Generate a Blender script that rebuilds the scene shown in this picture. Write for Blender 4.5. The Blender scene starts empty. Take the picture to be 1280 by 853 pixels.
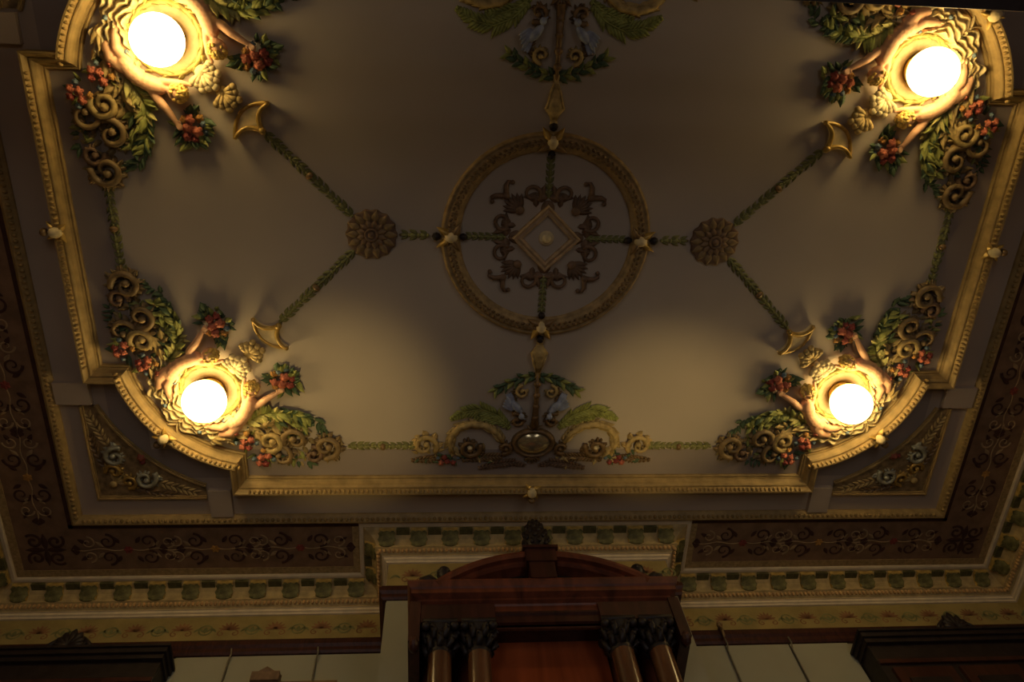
import bpy, math, random
from mathutils import Vector, Matrix
random.seed(7)
PI = math.pi
U = 2.6            # metres per unit (unit = height of the ceiling above the lens)
ZC = 4.2           # ceiling height in metres
SC = bpy.context.scene
COL = SC.collection

# ------------------------------------------------------------------ camera
FPX, PITCH, ROLL, YAW = 979.67, 1.14690, -0.17585, 0.20425
cam_d = bpy.data.cameras.new('camera')
cam = bpy.data.objects.new('camera', cam_d); COL.objects.link(cam)
cam_d.sensor_width = 36.0
cam_d.lens = 36.0 * FPX / 1280.0
cam_d.clip_start = 0.02
def cam_axes(p, r, y):
    f = Vector((math.sin(y)*math.cos(p), math.cos(y)*math.cos(p), math.sin(p)))
    rt = Vector((math.cos(y), -math.sin(y), 0)); up = rt.cross(f)
    c, s = math.cos(r), math.sin(r)
    return c*rt + s*up, -s*rt + c*up, f
_r, _u, _f = cam_axes(PITCH, ROLL, YAW)
m = Matrix(((_r.x, _u.x, -_f.x), (_r.y, _u.y, -_f.y), (_r.z, _u.z, -_f.z))).to_4x4()
m.translation = Vector((-0.1302*U, -0.2913*U, ZC - U))
cam.matrix_world = m
SC.camera = cam

# ------------------------------------------------------------------ world, exposure
GLOBE_RADIANCE = 19.0
GLOBE_COLOR = (1.0, 0.72, 0.29)
w = bpy.data.worlds.new('dusk'); SC.world = w; w.use_nodes = True
w.node_tree.nodes['Background'].inputs[0].default_value = (1.0, 0.93, 0.90, 1)
w.node_tree.nodes['Background'].inputs[1].default_value = 2.0
SC.view_settings.view_transform = 'Standard'
SC.view_settings.look = 'None'
SC.view_settings.gamma = 1.0
SC.view_settings.use_curve_mapping = False
SC.view_settings.exposure = 0.0

# ------------------------------------------------------------------ materials
MATS = {}
def mat(name, col, rough=0.75, var=0.25, nscale=30.0, bump=0.15, bscale=120.0, metallic=0.0, wood=False, spec=0.3):
    m = bpy.data.materials.new(name); m.use_nodes = True
    nt = m.node_tree; N = nt.nodes; L = nt.links
    b = N['Principled BSDF']
    b.inputs['Roughness'].default_value = rough
    b.inputs['Metallic'].default_value = metallic
    b.inputs['Specular IOR Level'].default_value = spec
    tc = N.new('ShaderNodeTexCoord'); mp = N.new('ShaderNodeMapping')
    L.new(tc.outputs['Object'], mp.inputs['Vector'])
    if wood: mp.inputs['Scale'].default_value = (1.0, 1.0, 0.12)
    nz = N.new('ShaderNodeTexNoise'); nz.inputs['Scale'].default_value = nscale
    nz.inputs['Detail'].default_value = 4.0
    if wood: nz.inputs['Distortion'].default_value = 1.2
    L.new(mp.outputs[0], nz.inputs['Vector'])
    cr = N.new('ShaderNodeValToRGB')
    lo = [c*(1-var) for c in col] + [1]; hi = [min(1, c*(1+var)) for c in col] + [1]
    cr.color_ramp.elements[0].position = 0.32; cr.color_ramp.elements[1].position = 0.68
    cr.color_ramp.elements[0].color = lo; cr.color_ramp.elements[1].color = hi
    L.new(nz.outputs['Fac'], cr.inputs[0]); L.new(cr.outputs[0], b.inputs['Base Color'])
    if bump:
        n2 = N.new('ShaderNodeTexNoise'); n2.inputs['Scale'].default_value = bscale; n2.inputs['Detail'].default_value = 3
        L.new(mp.outputs[0], n2.inputs['Vector'])
        bp = N.new('ShaderNodeBump'); bp.inputs['Strength'].default_value = bump; bp.inputs['Distance'].default_value = 0.004
        L.new(n2.outputs['Fac'], bp.inputs['Height']); L.new(bp.outputs[0], b.inputs['Normal'])
    MATS[name] = m
    return m
mat('ceiling', (0.52, 0.435, 0.335), 0.85, 0.05, 3.0, 0.05, 200)
mat('border', (0.36, 0.29, 0.235), 0.85, 0.06, 4.0, 0.05, 200)
mat('flat_paint', (0.48, 0.38, 0.28), 0.85, 0.06, 4.0, 0.05, 200)
mat('cream', (0.70, 0.56, 0.30), 0.6, 0.22, 25)
mat('moulding', (0.38, 0.255, 0.095), 0.55, 0.2, 30)
mat('moulding_dark', (0.34, 0.22, 0.075), 0.6, 0.3, 60)
mat('ring_paint', (0.36, 0.24, 0.10), 0.6, 0.3, 40)
mat('diamond_paint', (0.42, 0.29, 0.16), 0.6, 0.2, 40)
mat('rosette_inner', (0.27, 0.17, 0.085), 0.6, 0.3, 40)
mat('gold', (0.46, 0.29, 0.07), 0.35, 0.3, 35, metallic=0.35, spec=0.5)
mat('bronze', (0.21, 0.125, 0.05), 0.45, 0.35, 35, metallic=0.2, spec=0.5)
mat('bronze_light', (0.25, 0.165, 0.07), 0.5, 0.35, 35, spec=0.4)
mat('umber', (0.19, 0.115, 0.065), 0.6, 0.3, 40)
mat('leaf_green', (0.31, 0.32, 0.085), 0.6, 0.4, 45)
mat('leaf_dark', (0.085, 0.125, 0.06), 0.6, 0.4, 45)
mat('leaf_pale', (0.54, 0.48, 0.16), 0.6, 0.3, 45)
mat('leaf_ochre', (0.48, 0.34, 0.13), 0.6, 0.35, 45)
mat('leaf_umber', (0.30, 0.215, 0.085), 0.6, 0.4, 45)
mat('husk_green', (0.25, 0.24, 0.085), 0.65, 0.4, 60)
mat('rose', (0.46, 0.135, 0.075), 0.55, 0.3, 60)
mat('rose_dark', (0.27, 0.055, 0.04), 0.55, 0.3, 60)
mat('orange', (0.50, 0.25, 0.06), 0.55, 0.3, 60)
mat('blue', (0.13, 0.18, 0.21), 0.55, 0.3, 60)
mat('bird_blue', (0.30, 0.33, 0.42), 0.6, 0.25, 40)
mat('skin', (0.74, 0.42, 0.24), 0.5, 0.12, 30, 0.05)
mat('hair', (0.70, 0.47, 0.12), 0.5, 0.35, 80, 0.3, 180)
mat('cloth', (0.72, 0.57, 0.29), 0.65, 0.25, 22)
mat('spandrel_ground', (0.30, 0.20, 0.085), 0.7, 0.4, 45, 0.4, 90)
mat('silver', (0.38, 0.36, 0.26), 0.35, 0.25, 40, metallic=0.3, spec=0.5)
mat('shield', (0.62, 0.52, 0.30), 0.18, 0.1, 20, 0.03, 60, metallic=0.75, spec=0.6)
mat('band_ground', (0.25, 0.145, 0.075), 0.8, 0.2, 18)
mat('band_stripe', (0.40, 0.27, 0.11), 0.75, 0.25, 80)
mat('stencil_dark', (0.075, 0.032, 0.020), 0.8, 0.2, 40)
mat('stencil_tan', (0.40, 0.27, 0.13), 0.8, 0.2, 40)
mat('fillet', (0.74, 0.60, 0.38), 0.65, 0.1, 20)
mat('cornice_ground', (0.52, 0.38, 0.16), 0.75, 0.2, 30)
mat('coffer', (0.12, 0.105, 0.035), 0.75, 0.35, 50)
mat('bracket', (0.50, 0.33, 0.08), 0.65, 0.3, 50)
mat('bracket_leaf', (0.165, 0.145, 0.05), 0.65, 0.55, 45)
mat('bead', (0.55, 0.33, 0.13), 0.65, 0.25, 60)
mat('frieze', (0.34, 0.25, 0.085), 0.85, 0.15, 12)
mat('frieze_red', (0.27, 0.13, 0.055), 0.85, 0.2, 40)
mat('frieze_green', (0.21, 0.20, 0.075), 0.85, 0.2, 40)
mat('rail_wood', (0.055, 0.016, 0.009), 0.45, 0.35, 40, 0.1, 90, wood=True)
mat('mahogany', (0.13, 0.034, 0.014), 0.42, 0.45, 16, 0.08, 60, wood=True, spec=0.5)
mat('mahogany_dark', (0.050, 0.015, 0.009), 0.35, 0.4, 20, 0.1, 60, wood=True, spec=0.5)
mat('mahogany_panel', (0.34, 0.075, 0.022), 0.25, 0.35, 9, 0.04, 60, wood=True, spec=0.5)
mat('ebony', (0.022, 0.014, 0.012), 0.5, 0.3, 30, 0.2, 80, spec=0.35)
mat('column', (0.13, 0.055, 0.022), 0.22, 0.35, 18, 0.04, 60, wood=True, spec=0.6)
mat('board', (0.36, 0.34, 0.24), 0.7, 0.05, 4, 0.04, 60)
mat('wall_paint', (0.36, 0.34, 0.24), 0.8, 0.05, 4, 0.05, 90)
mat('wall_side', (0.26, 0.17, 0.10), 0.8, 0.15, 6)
mat('floor', (0.10, 0.055, 0.03), 0.5, 0.4, 8, wood=True)
mat('cord', (0.20, 0.17, 0.11), 0.8, 0.2, 90)
mat('brass', (0.60, 0.42, 0.15), 0.3, 0.15, 40, metallic=0.9)

def emis_mat(name, col, strength):
    m = bpy.data.materials.new(name); m.use_nodes = True
    b = m.node_tree.nodes['Principled BSDF']
    b.inputs['Base Color'].default_value = (0.9, 0.87, 0.8, 1)
    b.inputs['Roughness'].default_value = 0.3
    b.inputs['Emission Color'].default_value = (*col, 1)
    b.inputs['Emission Strength'].default_value = strength
    MATS[name] = m
emis_mat('opal_glass', GLOBE_COLOR, GLOBE_RADIANCE)
emis_mat('bulb_glass', GLOBE_COLOR, 3.0)
def glass_mat(name):
    m = bpy.data.materials.new(name); m.use_nodes = True
    nt = m.node_tree; N = nt.nodes
    t = N.new('ShaderNodeBsdfTransparent'); g = N.new('ShaderNodeBsdfGlossy'); x = N.new('ShaderNodeMixShader')
    g.inputs['Roughness'].default_value = 0.02; x.inputs[0].default_value = 0.06
    nt.links.new(t.outputs[0], x.inputs[1]); nt.links.new(g.outputs[0], x.inputs[2])
    nt.links.new(x.outputs[0], N['Material Output'].inputs[0])
    MATS[name] = m
glass_mat('window_glass')

# ------------------------------------------------------------------ mesh builder (unit coordinates, z < 0 hangs below the ceiling)
def frame_from(d):
    d = d.normalized()
    a = Vector((0, 0, 1)) if abs(d.z) < 0.9 else Vector((1, 0, 0))
    x = a.cross(d).normalized(); y = d.cross(x)
    return x, y
class MB:
    def __init__(s): s.v = []; s.f = []
    def add(s, vs, fs):
        o = len(s.v); s.v += [tuple(p) for p in vs]; s.f += [tuple(i + o for i in f) for f in fs]
    def box(s, x0, x1, y0, y1, z0, z1):
        s.add([(x, y, z) for z in (z0, z1) for y in (y0, y1) for x in (x0, x1)],
              [(0, 2, 3, 1), (4, 5, 7, 6), (0, 1, 5, 4), (2, 6, 7, 3), (0, 4, 6, 2), (1, 3, 7, 5)])
    def ell(s, c, r, rot=None, nu=10, nv=6):
        if not hasattr(r, '__len__'): r = (r, r, r)
        c = Vector(c); vs = []; fs = []
        R = rot if rot is not None else Matrix.Identity(3)
        vs.append(c + R @ Vector((0, 0, r[2])))
        for i in range(1, nv):
            a = PI*i/nv
            for j in range(nu):
                b = 2*PI*j/nu
                vs.append(c + R @ Vector((r[0]*math.sin(a)*math.cos(b), r[1]*math.sin(a)*math.sin(b), r[2]*math.cos(a))))
        vs.append(c + R @ Vector((0, 0, -r[2])))
        for j in range(nu): fs.append((0, 1 + j, 1 + (j+1) % nu))
        for i in range(nv-2):
            for j in range(nu):
                a = 1 + i*nu + j; b = 1 + i*nu + (j+1) % nu
                fs.append((a, a+nu, b+nu, b))
        l = len(vs)-1; k = 1 + (nv-2)*nu
        for j in range(nu): fs.append((l, k + (j+1) % nu, k + j))
        s.add(vs, fs)
    def tube(s, pts, rad, n=6, flat=1.0, caps=True):
        pts = [Vector(p) for p in pts]
        if not hasattr(rad, '__len__'): rad = [rad]*len(pts)
        vs = []; fs = []
        for i, p in enumerate(pts):
            d = (pts[min(i+1, len(pts)-1)] - pts[max(i-1, 0)])
            if d.length < 1e-9: d = Vector((1, 0, 0))
            x, y = frame_from(d)
            for j in range(n):
                a = 2*PI*j/n
                o = x*math.cos(a)*rad[i] + y*math.sin(a)*rad[i]
                o.z *= flat
                vs.append(p + o)
        for i in range(len(pts)-1):
            for j in range(n):
                a = i*n + j; b = i*n + (j+1) % n
                fs.append((a, b, b+n, a+n))
        if caps:
            fs.append(tuple(range(n-1, -1, -1))); fs.append(tuple(range((len(pts)-1)*n, len(pts)*n)))
        s.add(vs, fs)
    def lathe(s, prof, n=24, c=(0, 0, 0), lobes=0, amp=0.0):
        vs = []; fs = []
        for r, z in prof:
            for j in range(n):
                a = 2*PI*j/n; rr = r*(1 + amp*math.cos(lobes*a)) if lobes else r
                vs.append((c[0] + rr*math.cos(a), c[1] + rr*math.sin(a), c[2] + z))
        for i in range(len(prof)-1):
            for j in range(n):
                a = i*n + j; b = i*n + (j+1) % n
                fs.append((a, a+n, b+n, b))
        s.add(vs, fs)
    def strips(s, rows, closed=False):
        n = len(rows[0]); vs = [p for r in rows for p in r]; fs = []
        for i in range(len(rows)-1 if not closed else len(rows)):
            k = (i+1) % len(rows)
            for j in range(n-1):
                fs.append((i*n+j, i*n+j+1, k*n+j+1, k*n+j))
        s.add(vs, fs)
        return s
    def cap_row(s, row):
        s.add(row, [tuple(range(len(row)))])
    def prism(s, out, z0, z1, inset=0.0):
        # outline (x, y) from z0 (ceiling side) to z1; the z1 face drawn in by inset
        n = len(out); cx = sum(p[0] for p in out)/n; cy = sum(p[1] for p in out)/n
        top = [(x, y, z0) for x, y in out]; zm = z0 + (z1 - z0)*0.6
        mid = [(x, y, zm) for x, y in out]
        bot = []
        for x, y in out:
            d = math.hypot(x-cx, y-cy) or 1
            k = max(0, 1 - inset/d); bot.append((cx + (x-cx)*k, cy + (y-cy)*k, z1))
        vs = top + mid + bot; fs = [tuple(range(n)), tuple(range(3*n-1, 2*n-1, -1))]
        for r in range(2):
            for j in range(n):
                a = r*n + j; b = r*n + (j+1) % n
                fs.append((a, a+n, b+n, b))
        s.add(vs, fs)
    def blade(s, base, ang, L, W, H, tilt=0.0, lobes=0, n=6, curl=0.0):
        # half-relief leaf: rib stands out (towards -z), edges lie back
        ca, sa = math.cos(ang), math.sin(ang); rows = []
        for i in range(n+1):
            t = i/n
            wd = W*0.5*(math.sin(PI*min(1, t**0.75*0.97 + 0.03)) + 0.02)
            if lobes: wd *= 0.72 + 0.38*abs(math.sin(lobes*PI*t))
            lx = L*t; by = curl*L*t*t
            zz = -tilt*L*t
            hh = H*(math.sin(PI*(0.15 + 0.8*t)))
            row = []
            for q, k in ((-1, 0), (-0.5, 0.55), (0, 1.0), (0.5, 0.55), (1, 0)):
                x = lx; y = by + wd*q
                row.append((base[0] + x*ca - y*sa, base[1] + x*sa + y*ca, base[2] + zz - hh*k + (0.12*H if q else 0)))
            rows.append(row)
        s.strips(rows)
    def mirror(s):
        s.v = [(x, -y, z) for x, y, z in s.v]; s.f = [tuple(reversed(f)) for f in s.f]; return s
    def mesh(s, name, smooth=True):
        me = bpy.data.meshes.new(name)
        me.from_pydata([(x*U, y*U, z*U) for x, y, z in s.v], [], s.f)
        if smooth: me.polygons.foreach_set('use_smooth', [True]*len(me.polygons))
        me.update()
        return me

def world(p): return (p[0]*U, p[1]*U, ZC + p[2]*U)
def obj(name, mb, material, parent=None, loc=(0, 0, 0), rot=(0, 0, 0), scale=(1, 1, 1), smooth=True):
    me = mb.mesh(name, smooth) if isinstance(mb, MB) else mb
    if not me.materials: me.materials.append(MATS[material])
    o = bpy.data.objects.new(name, me); COL.objects.link(o)
    if parent is None: o.location = world(loc)
    else: o.parent = parent; o.location = tuple(c*U for c in loc)
    o.rotation_euler = rot
    o.scale = scale if hasattr(scale, '__len__') else (scale,)*3
    return o
def tag(o, label=None, cat=None, group=None, kind=None):
    if label: o['label'] = label
    if cat: o['category'] = cat
    if group: o['group'] = group
    if kind: o['kind'] = kind
    return o
def thing(name, label, cat, loc=(0, 0, 0), rz=0.0, group=None):
    o = bpy.data.objects.new(name, None); COL.objects.link(o)
    o.empty_display_size = 0.05
    o.location = world(loc); o.rotation_euler = (0, 0, rz)
    return tag(o, label, cat, group)
def struct(name, mb, material, smooth=False):
    return tag(obj(name, mb, material, smooth=smooth), kind='structure')
KIDS = {}
def copy_tree(o, loc, rz, label=None, group=None):
    kids = {}
    for c in bpy.data.objects:
        if c.parent: kids.setdefault(c.parent.name, []).append(c)
    def rec(s, par):
        c = s.copy(); COL.objects.link(c)
        if par: c.parent = par
        for ch in kids.get(s.name, []): rec(ch, c)
        return c
    r = rec(o, None); r.location = world(loc); r.rotation_euler = (0, 0, rz)
    if label: r['label'] = label
    if group: r['group'] = group
    return r
def sculpt(mb, name, voxel, smooth_it=3):
    # fuse overlapping volumes into one continuous skin
    me = mb.mesh(name); o = bpy.data.objects.new(name, me); COL.objects.link(o)
    r = o.modifiers.new('fuse', 'REMESH'); r.mode = 'VOXEL'; r.voxel_size = voxel*U; r.use_smooth_shade = True
    sm = o.modifiers.new('soften', 'SMOOTH'); sm.iterations = smooth_it; sm.factor = 0.5
    bpy.context.view_layer.update()
    dg = bpy.context.evaluated_depsgraph_get()
    res = bpy.data.meshes.new_from_object(o.evaluated_get(dg))
    res.name = name
    bpy.data.objects.remove(o); bpy.data.meshes.remove(me)
    return res

# sweeping a profile along a path
def arc_pts(cx, cy, r, a0, a1, n):
    return [(cx + r*math.cos(a0 + (a1-a0)*i/n), cy + r*math.sin(a0 + (a1-a0)*i/n)) for i in range(n+1)]
def offsets(path, closed=True):
    # mitred left-hand normals
    n = len(path); res = []
    for i in range(n):
        p = Vector(path[i])
        a = Vector(path[(i-1) % n]) if (closed or i > 0) else None
        b = Vector(path[(i+1) % n]) if (closed or i < n-1) else None
        ns = []
        if a is not None: d = (p-a).normalized(); ns.append(Vector((-d.y, d.x)))
        if b is not None: d = (b-p).normalized(); ns.append(Vector((-d.y, d.x)))
        if len(ns) == 1: res.append(ns[0]); continue
        mm = (ns[0] + ns[1]); k = 2.0/max(mm.length_squared, 0.2)
        res.append(mm*k)
    return res
def sweep_seg(mb, path, offs, i0, i1, prof, side=1, caps=True):
    n = len(path); rows = []
    i = i0
    while True:
        p = path[i % n]; o = offs[i % n]
        rows.append([(p[0] + o.x*a*side, p[1] + o.y*a*side, -d) for a, d in prof])
        if i == i1: break
        i += 1
    mb.strips(rows)
    if caps: mb.cap_row(rows[0]); mb.cap_row(list(reversed(rows[-1])))
def along(path, step, start=0.0):
    # points + tangent angle + local station along an open path
    res = []; acc = start
    for a, b in zip(path[:-1], path[1:]):
        a = Vector(a); b = Vector(b); L = (b-a).length
        while acc <= L:
            p = a.lerp(b, acc/L) if L > 0 else a
            res.append((p.x, p.y, math.atan2(b.y-a.y, b.x-a.x))); acc += step
        acc -= L
    return res

# ================================================================== THE ROOM
XW, YW = 0.828, 0.602         # half width, half depth of the room
XB, YB = 0.212, 0.505         # chimney breast: half width, front plane
ZF = -1.0 - 1.6/U             # floor
T = 0.05
b = MB(); b.box(-XW-T, XW+T, -YW-T, YW+T, 0, T); ceiling = struct('ceiling', b, 'ceiling')
b = MB(); b.box(-XW-T, XW+T, -YW-T, YW+T, ZF-T, ZF); struct('floor', b, 'floor')
b = MB(); b.box(-XW-T, XW+T, YW, YW+T, ZF, 0); wall_front = struct('wall_front', b, 'wall_paint')
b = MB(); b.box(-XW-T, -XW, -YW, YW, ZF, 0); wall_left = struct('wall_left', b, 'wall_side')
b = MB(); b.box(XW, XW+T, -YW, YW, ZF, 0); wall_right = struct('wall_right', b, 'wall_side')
# rear wall with two tall windows
b = MB(); y0, y1 = -YW-T, -YW
wx = [(-0.52, -0.24), (0.24, 0.52)]; wz0, wz1 = -1.35, -0.50
b.box(-XW-T, XW+T, y0, y1, ZF, wz0); b.box(-XW-T, XW+T, y0, y1, wz1, 0)
for a, c in ((-XW-T, -0.52), (-0.24, 0.24), (0.52, XW+T)): b.box(a, c, y0, y1, wz0, wz1)
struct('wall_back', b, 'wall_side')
for i, (a, c) in enumerate(wx):
    fb = MB(); r = 0.018
    fb.box(a, a+r, y0, y1+0.012, wz0, wz1); fb.box(c-r, c, y0, y1+0.012, wz0, wz1)
    fb.box(a, c, y0, y1+0.012, wz0, wz0+r); fb.box(a, c, y0, y1+0.012, wz1-r, wz1)
    zm = (wz0+wz1)/2; fb.box(a, c, y0+0.01, y1, zm-r/2, zm+r/2)
    wo = struct('window_%d' % (i+1), fb, 'mahogany_dark')
    for z_a, z_b in ((wz0+r, zm-r/2), (zm+r/2, wz1-r)):
        pb = MB(); pb.box(a+r, c-r, y0+0.02, y0+0.022, z_a, z_b); obj('pane', pb, 'window_glass', wo)
    ld = bpy.data.lights.new('window_portal', 'AREA'); ld.shape = 'RECTANGLE'
    ld.size = (c-a)*U; ld.size_y = (wz1-wz0)*U; ld.cycles.is_portal = True
    lo = bpy.data.objects.new('window_portal', ld); COL.objects.link(lo)
    lo.location = world(((a+c)/2, y0-0.01, zm)); lo.rotation_euler = (PI/2, 0, 0)
# chimney breast
b = MB(); b.box(-XB, XB, YB, YW, ZF, 0); breast = struct('wall_chimney_breast', b, 'wall_paint')

# cover boards on the front wall
BT = 0.004
def boards(parent, xs, y, ztop, zbot, gap=0.0012):
    for a, c in zip(xs[:-1], xs[1:]):
        q = MB(); q.box(a+gap, c-gap, y-BT, y, zbot, ztop); obj('board', q, 'board', parent, smooth=False)
# objects parented to a structure at world((0,0,0)) share its origin
boards(wall_front, [-0.513, -0.435, -0.312, -XB-0.002], YW, -0.125, ZF+0.4)
boards(wall_front, [XB+0.002, 0.297, 0.397, 0.491], YW, -0.125, ZF+0.4)
boards(breast, [-XB, XB], YB, -0.124, ZF+0.5)

# ------------------------------------------------------------------ painted border panel between the central field and the inner moulding
b = MB()
GAX, GAY = 0.551, 0.327
b.box(-0.60, 0.60, GAY, 0.375, -0.0008, 0.002); b.box(-0.60, 0.60, -0.375, -GAY, -0.0008, 0.002)
b.box(GAX, 0.60, -GAY, GAY, -0.0008, 0.002); b.box(-0.60, -GAX, -GAY, GAY, -0.0008, 0.002)
obj('border_paint', b, 'border', ceiling, smooth=False)
b = MB()   # flat between the two frames
b.box(-0.67, 0.67, 0.372, 0.445, -0.0006, 0.002); b.box(-0.67, 0.67, -0.445, -0.372, -0.0006, 0.002)
b.box(0.597, 0.67, -0.372, 0.372, -0.0006, 0.002); b.box(-0.67, -0.597, -0.372, 0.372, -0.0006, 0.002)
obj('flat_paint', b, 'flat_paint', ceiling, smooth=False)

# ------------------------------------------------------------------ trim_1: inner frame moulding with rounded, set-in corners
CX, CY, CR = 0.390, 0.163, 0.170
X1, Y1 = 0.5955, 0.371
xa, ya = 0.417, 0.190
aA = math.acos((xa-CX)/CR); aB = math.asin((ya-CY)/CR)
quad = [(xa, Y1)] + arc_pts(CX, CY, CR, aA, aB, 24) + [(X1, ya)]
nq = len(quad)
path = []; segs = []   # run clockwise seen from +z: left normal points outward
def addq(pts): path.extend(pts)
addq(quad)
addq([(x, -y) for x, y in reversed(quad)])
addq([(-x, -y) for x, y in quad])
addq([(-x, y) for x, y in reversed(quad)])
# direction: (xa,Y1) -> arc -> (X1,ya) is clockwise, so the left normal points outward
offs = offsets(path)
P1 = [(0, 0), (0, .004), (.0012, .0055), (.0028, .0055), (.0034, .0045), (.0040, .0065), (.0062, .0075), (.0080, .0105), (.0090, .0140),
      (.0110, .0160), (.0128, .0164), (.0134, .0145), (.0140, .0160), (.0155, .0200), (.0178, .0232), (.0200, .0235), (.0208, .0215), (.0208, 0)]
frame1 = MB(); frame1.box(-0.004, 0.004, Y1+0.003, Y1+0.010, -0.004, 0.001)
trim1 = thing('trim_1', None, None); trim1['kind'] = 'structure'
def leaf_row(pts, o, d, step, name, parent, material, L=.0075, W=.0062, H=.0034, out=True, start=0.0):
    # small overlapping leaves along a path offset o outward at depth d
    q = MB()
    n = len(pts); of = offsets(pts, closed=False)
    op = [(p[0] + k.x*o, p[1] + k.y*o) for p, k in zip(pts, of)]
    for x, y, a in along(op, step, start + step*0.5):
        q.ell((x, y, -d), (W*0.36, L*0.55, H), Matrix.Rotation(a, 3, 'Z'), 6, 4)
    r = obj(name, q, material, parent); r['kind'] = 'stuff'
    return r
NP = len(path)
for k in range(4):
    s = k*nq
    idx = list(range(s, s+nq))
    sub = [path[i] for i in idx]
    # first return, arc, second return, straight to the next quadrant
    q = MB(); sweep_seg(q, path, offs, s, s+1, P1); obj('moulding_return', q, 'moulding', trim1, smooth=False)
    q = MB(); sweep_seg(q, path, offs, s+1, s+nq-2, P1); ar = obj('corner_arc', q, 'moulding', trim1, smooth=False)
    leaf_row(sub[1:-1], .0162, .0203, .0068, 'leaf_row', ar, 'moulding_dark')
    q = MB(); sweep_seg(q, path, offs, s+nq-2, s+nq-1, P1); obj('moulding_return', q, 'moulding', trim1, smooth=False)
    q = MB(); sweep_seg(q, path, offs, s+nq-1, s+nq, P1); ra = obj('moulding_rail', q, 'moulding', trim1, smooth=False)
    leaf_row([path[(s+nq-1) % NP], path[(s+nq) % NP]], .0162, .0203, .0068, 'leaf_row', ra, 'moulding_dark')

for sx in (-1, 1):
    for sy in (-1, 1):
        q = MB(); a, c = sorted((sx*.4445, sx*.4765)); e_, g_ = sorted((sy*.393, sy*.4392)); q.box(a, c, e_, g_, -.009, .001); obj('corner_block', q, 'flat_paint', trim1, smooth=False)
        q = MB(); a, c = sorted((sx*.6175, sx*.6638)); e_, g_ = sorted((sy*.2165, sy*.2500)); q.box(a, c, e_, g_, -.009, .001); obj('corner_block', q, 'flat_paint', trim1, smooth=False)
# ------------------------------------------------------------------ trim_2: plain rectangular moulding
def rect(x, y): return [(-x, y), (x, y), (x, -y), (-x, -y)]
P2 = [(0, 0), (0, .004), (.0015, .006), (.0045, .0090), (.0080, .0112), (.0105, .0115), (.0110, .0095), (.0128, .0080), (.0150, .0050), (.0170, .0040), (.0170, 0)]
trim2 = thing('trim_2', None, None); trim2['kind'] = 'structure'
r2 = rect(0.664, 0.4395); o2 = offsets(r2)
for k in range(4):
    q = MB(); sweep_seg(q, r2, o2, k, k+1, P2); ra = obj('moulding_rail', q, 'moulding', trim2, smooth=False)
    leaf_row([r2[k], r2[(k+1) % 4]], .0055, .0095, .0078, 'leaf_row', ra, 'moulding_dark', L=.0070, W=.008, H=.0026)

# ------------------------------------------------------------------ cornice outline (follows the chimney breast)
wallp = [(-XW, -YW), (-XW, YW), (-XB, YW), (-XB, YB), (XB, YB), (XB, YW), (XW, YW), (XW, -YW)]
wo_ = offsets(wallp)       # clockwise: left normal points outward, so inward = negative
FO = 0.0455                # fillet distance from the wall
# trim_3: painted band between moulding 2 and the cornice fillet
trim3 = thing('trim_3', None, None); trim3['kind'] = 'structure'
bx0, by0 = 0.681, 0.4565; bx1, by1 = XW-FO, YW-FO; bbx = XB+FO+0.004
bz = -0.0015
def plate(x0, x1, y0, y1, name='painted_band', material='band_ground', z=bz):
    q = MB(); q.box(x0, x1, y0, y1, z, 0.002); return obj(name, q, material, trim3, smooth=False)
pl_fl = plate(-bx0, -bbx, by0, by1); pl_fr = plate(bbx, bx0, by0, by1)
pl_l = plate(-bx1, -bx0, -by1, by1); pl_r = plate(bx0, bx1, -by1, by1); pl_b = plate(-bx0, bx0, -by1, -by0)
# border stripes of the band
def stripe(x0, x1, y0, y1, par, material='band_stripe', z=-0.0022):
    q = MB(); q.box(x0, x1, y0, y1, z, 0.0); obj('border_stripe', q, material, par, smooth=False)
for s_, par in ((-1, pl_fl), (1, pl_fr)):
    xa_, xb_ = sorted((s_*bbx, s_*(bx1-0.016)))
    stripe(xa_, xb_, by1-0.016, by1-0.004, par); xe_, xf_ = sorted((s_*bbx, s_*(bx0+0.007))); stripe(xe_, xf_, by0, by0+0.007, par, 'stencil_dark')
    xc_, xd_ = sorted((s_*bbx, s_*(bbx+0.010))); stripe(xc_, xd_, by0+0.007, by1-0.016, par)
for s_, par in ((-1, pl_l), (1, pl_r)):
    a, c = sorted((s_*(bx1-0.016), s_*(bx1-0.004))); stripe(a, c, -by1, by1-0.004, par)
    a, c = sorted((s_*bx0, s_*(bx0+0.007))); stripe(a, c, -by0, by0+0.007, par, 'stencil_dark')
# stencilled arabesques: flat painted ribbons
def ribbon(mb, pts, wds, z=-0.0024):
    rows = []
    n = len(pts)
    for i in range(n):
        a = Vector(pts[max(i-1, 0)]); c = Vector(pts[min(i+1, n-1)]); d = (c-a)
        d = d.normalized() if d.length > 0 else Vector((1, 0)); nn = Vector((-d.y, d.x))
        p = Vector(pts[i]); wv = wds[i] if hasattr(wds, '__len__') else wds
        rows.append([(p.x - nn.x*wv, p.y - nn.y*wv, z), (p.x, p.y, z-0.0006), (p.x + nn.x*wv, p.y + nn.y*wv, z)])
    mb.strips(rows)
def spiral_pts(c, r0, a0, turns, hand, n=26, shrink=0.82):
    return [(c[0] + r0*(1-shrink*i/n)*math.cos(a0 + hand*turns*2*PI*i/n), c[1] + r0*(1-shrink*i/n)*math.sin(a0 + hand*turns*2*PI*i/n)) for i in range(n+1)]
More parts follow.
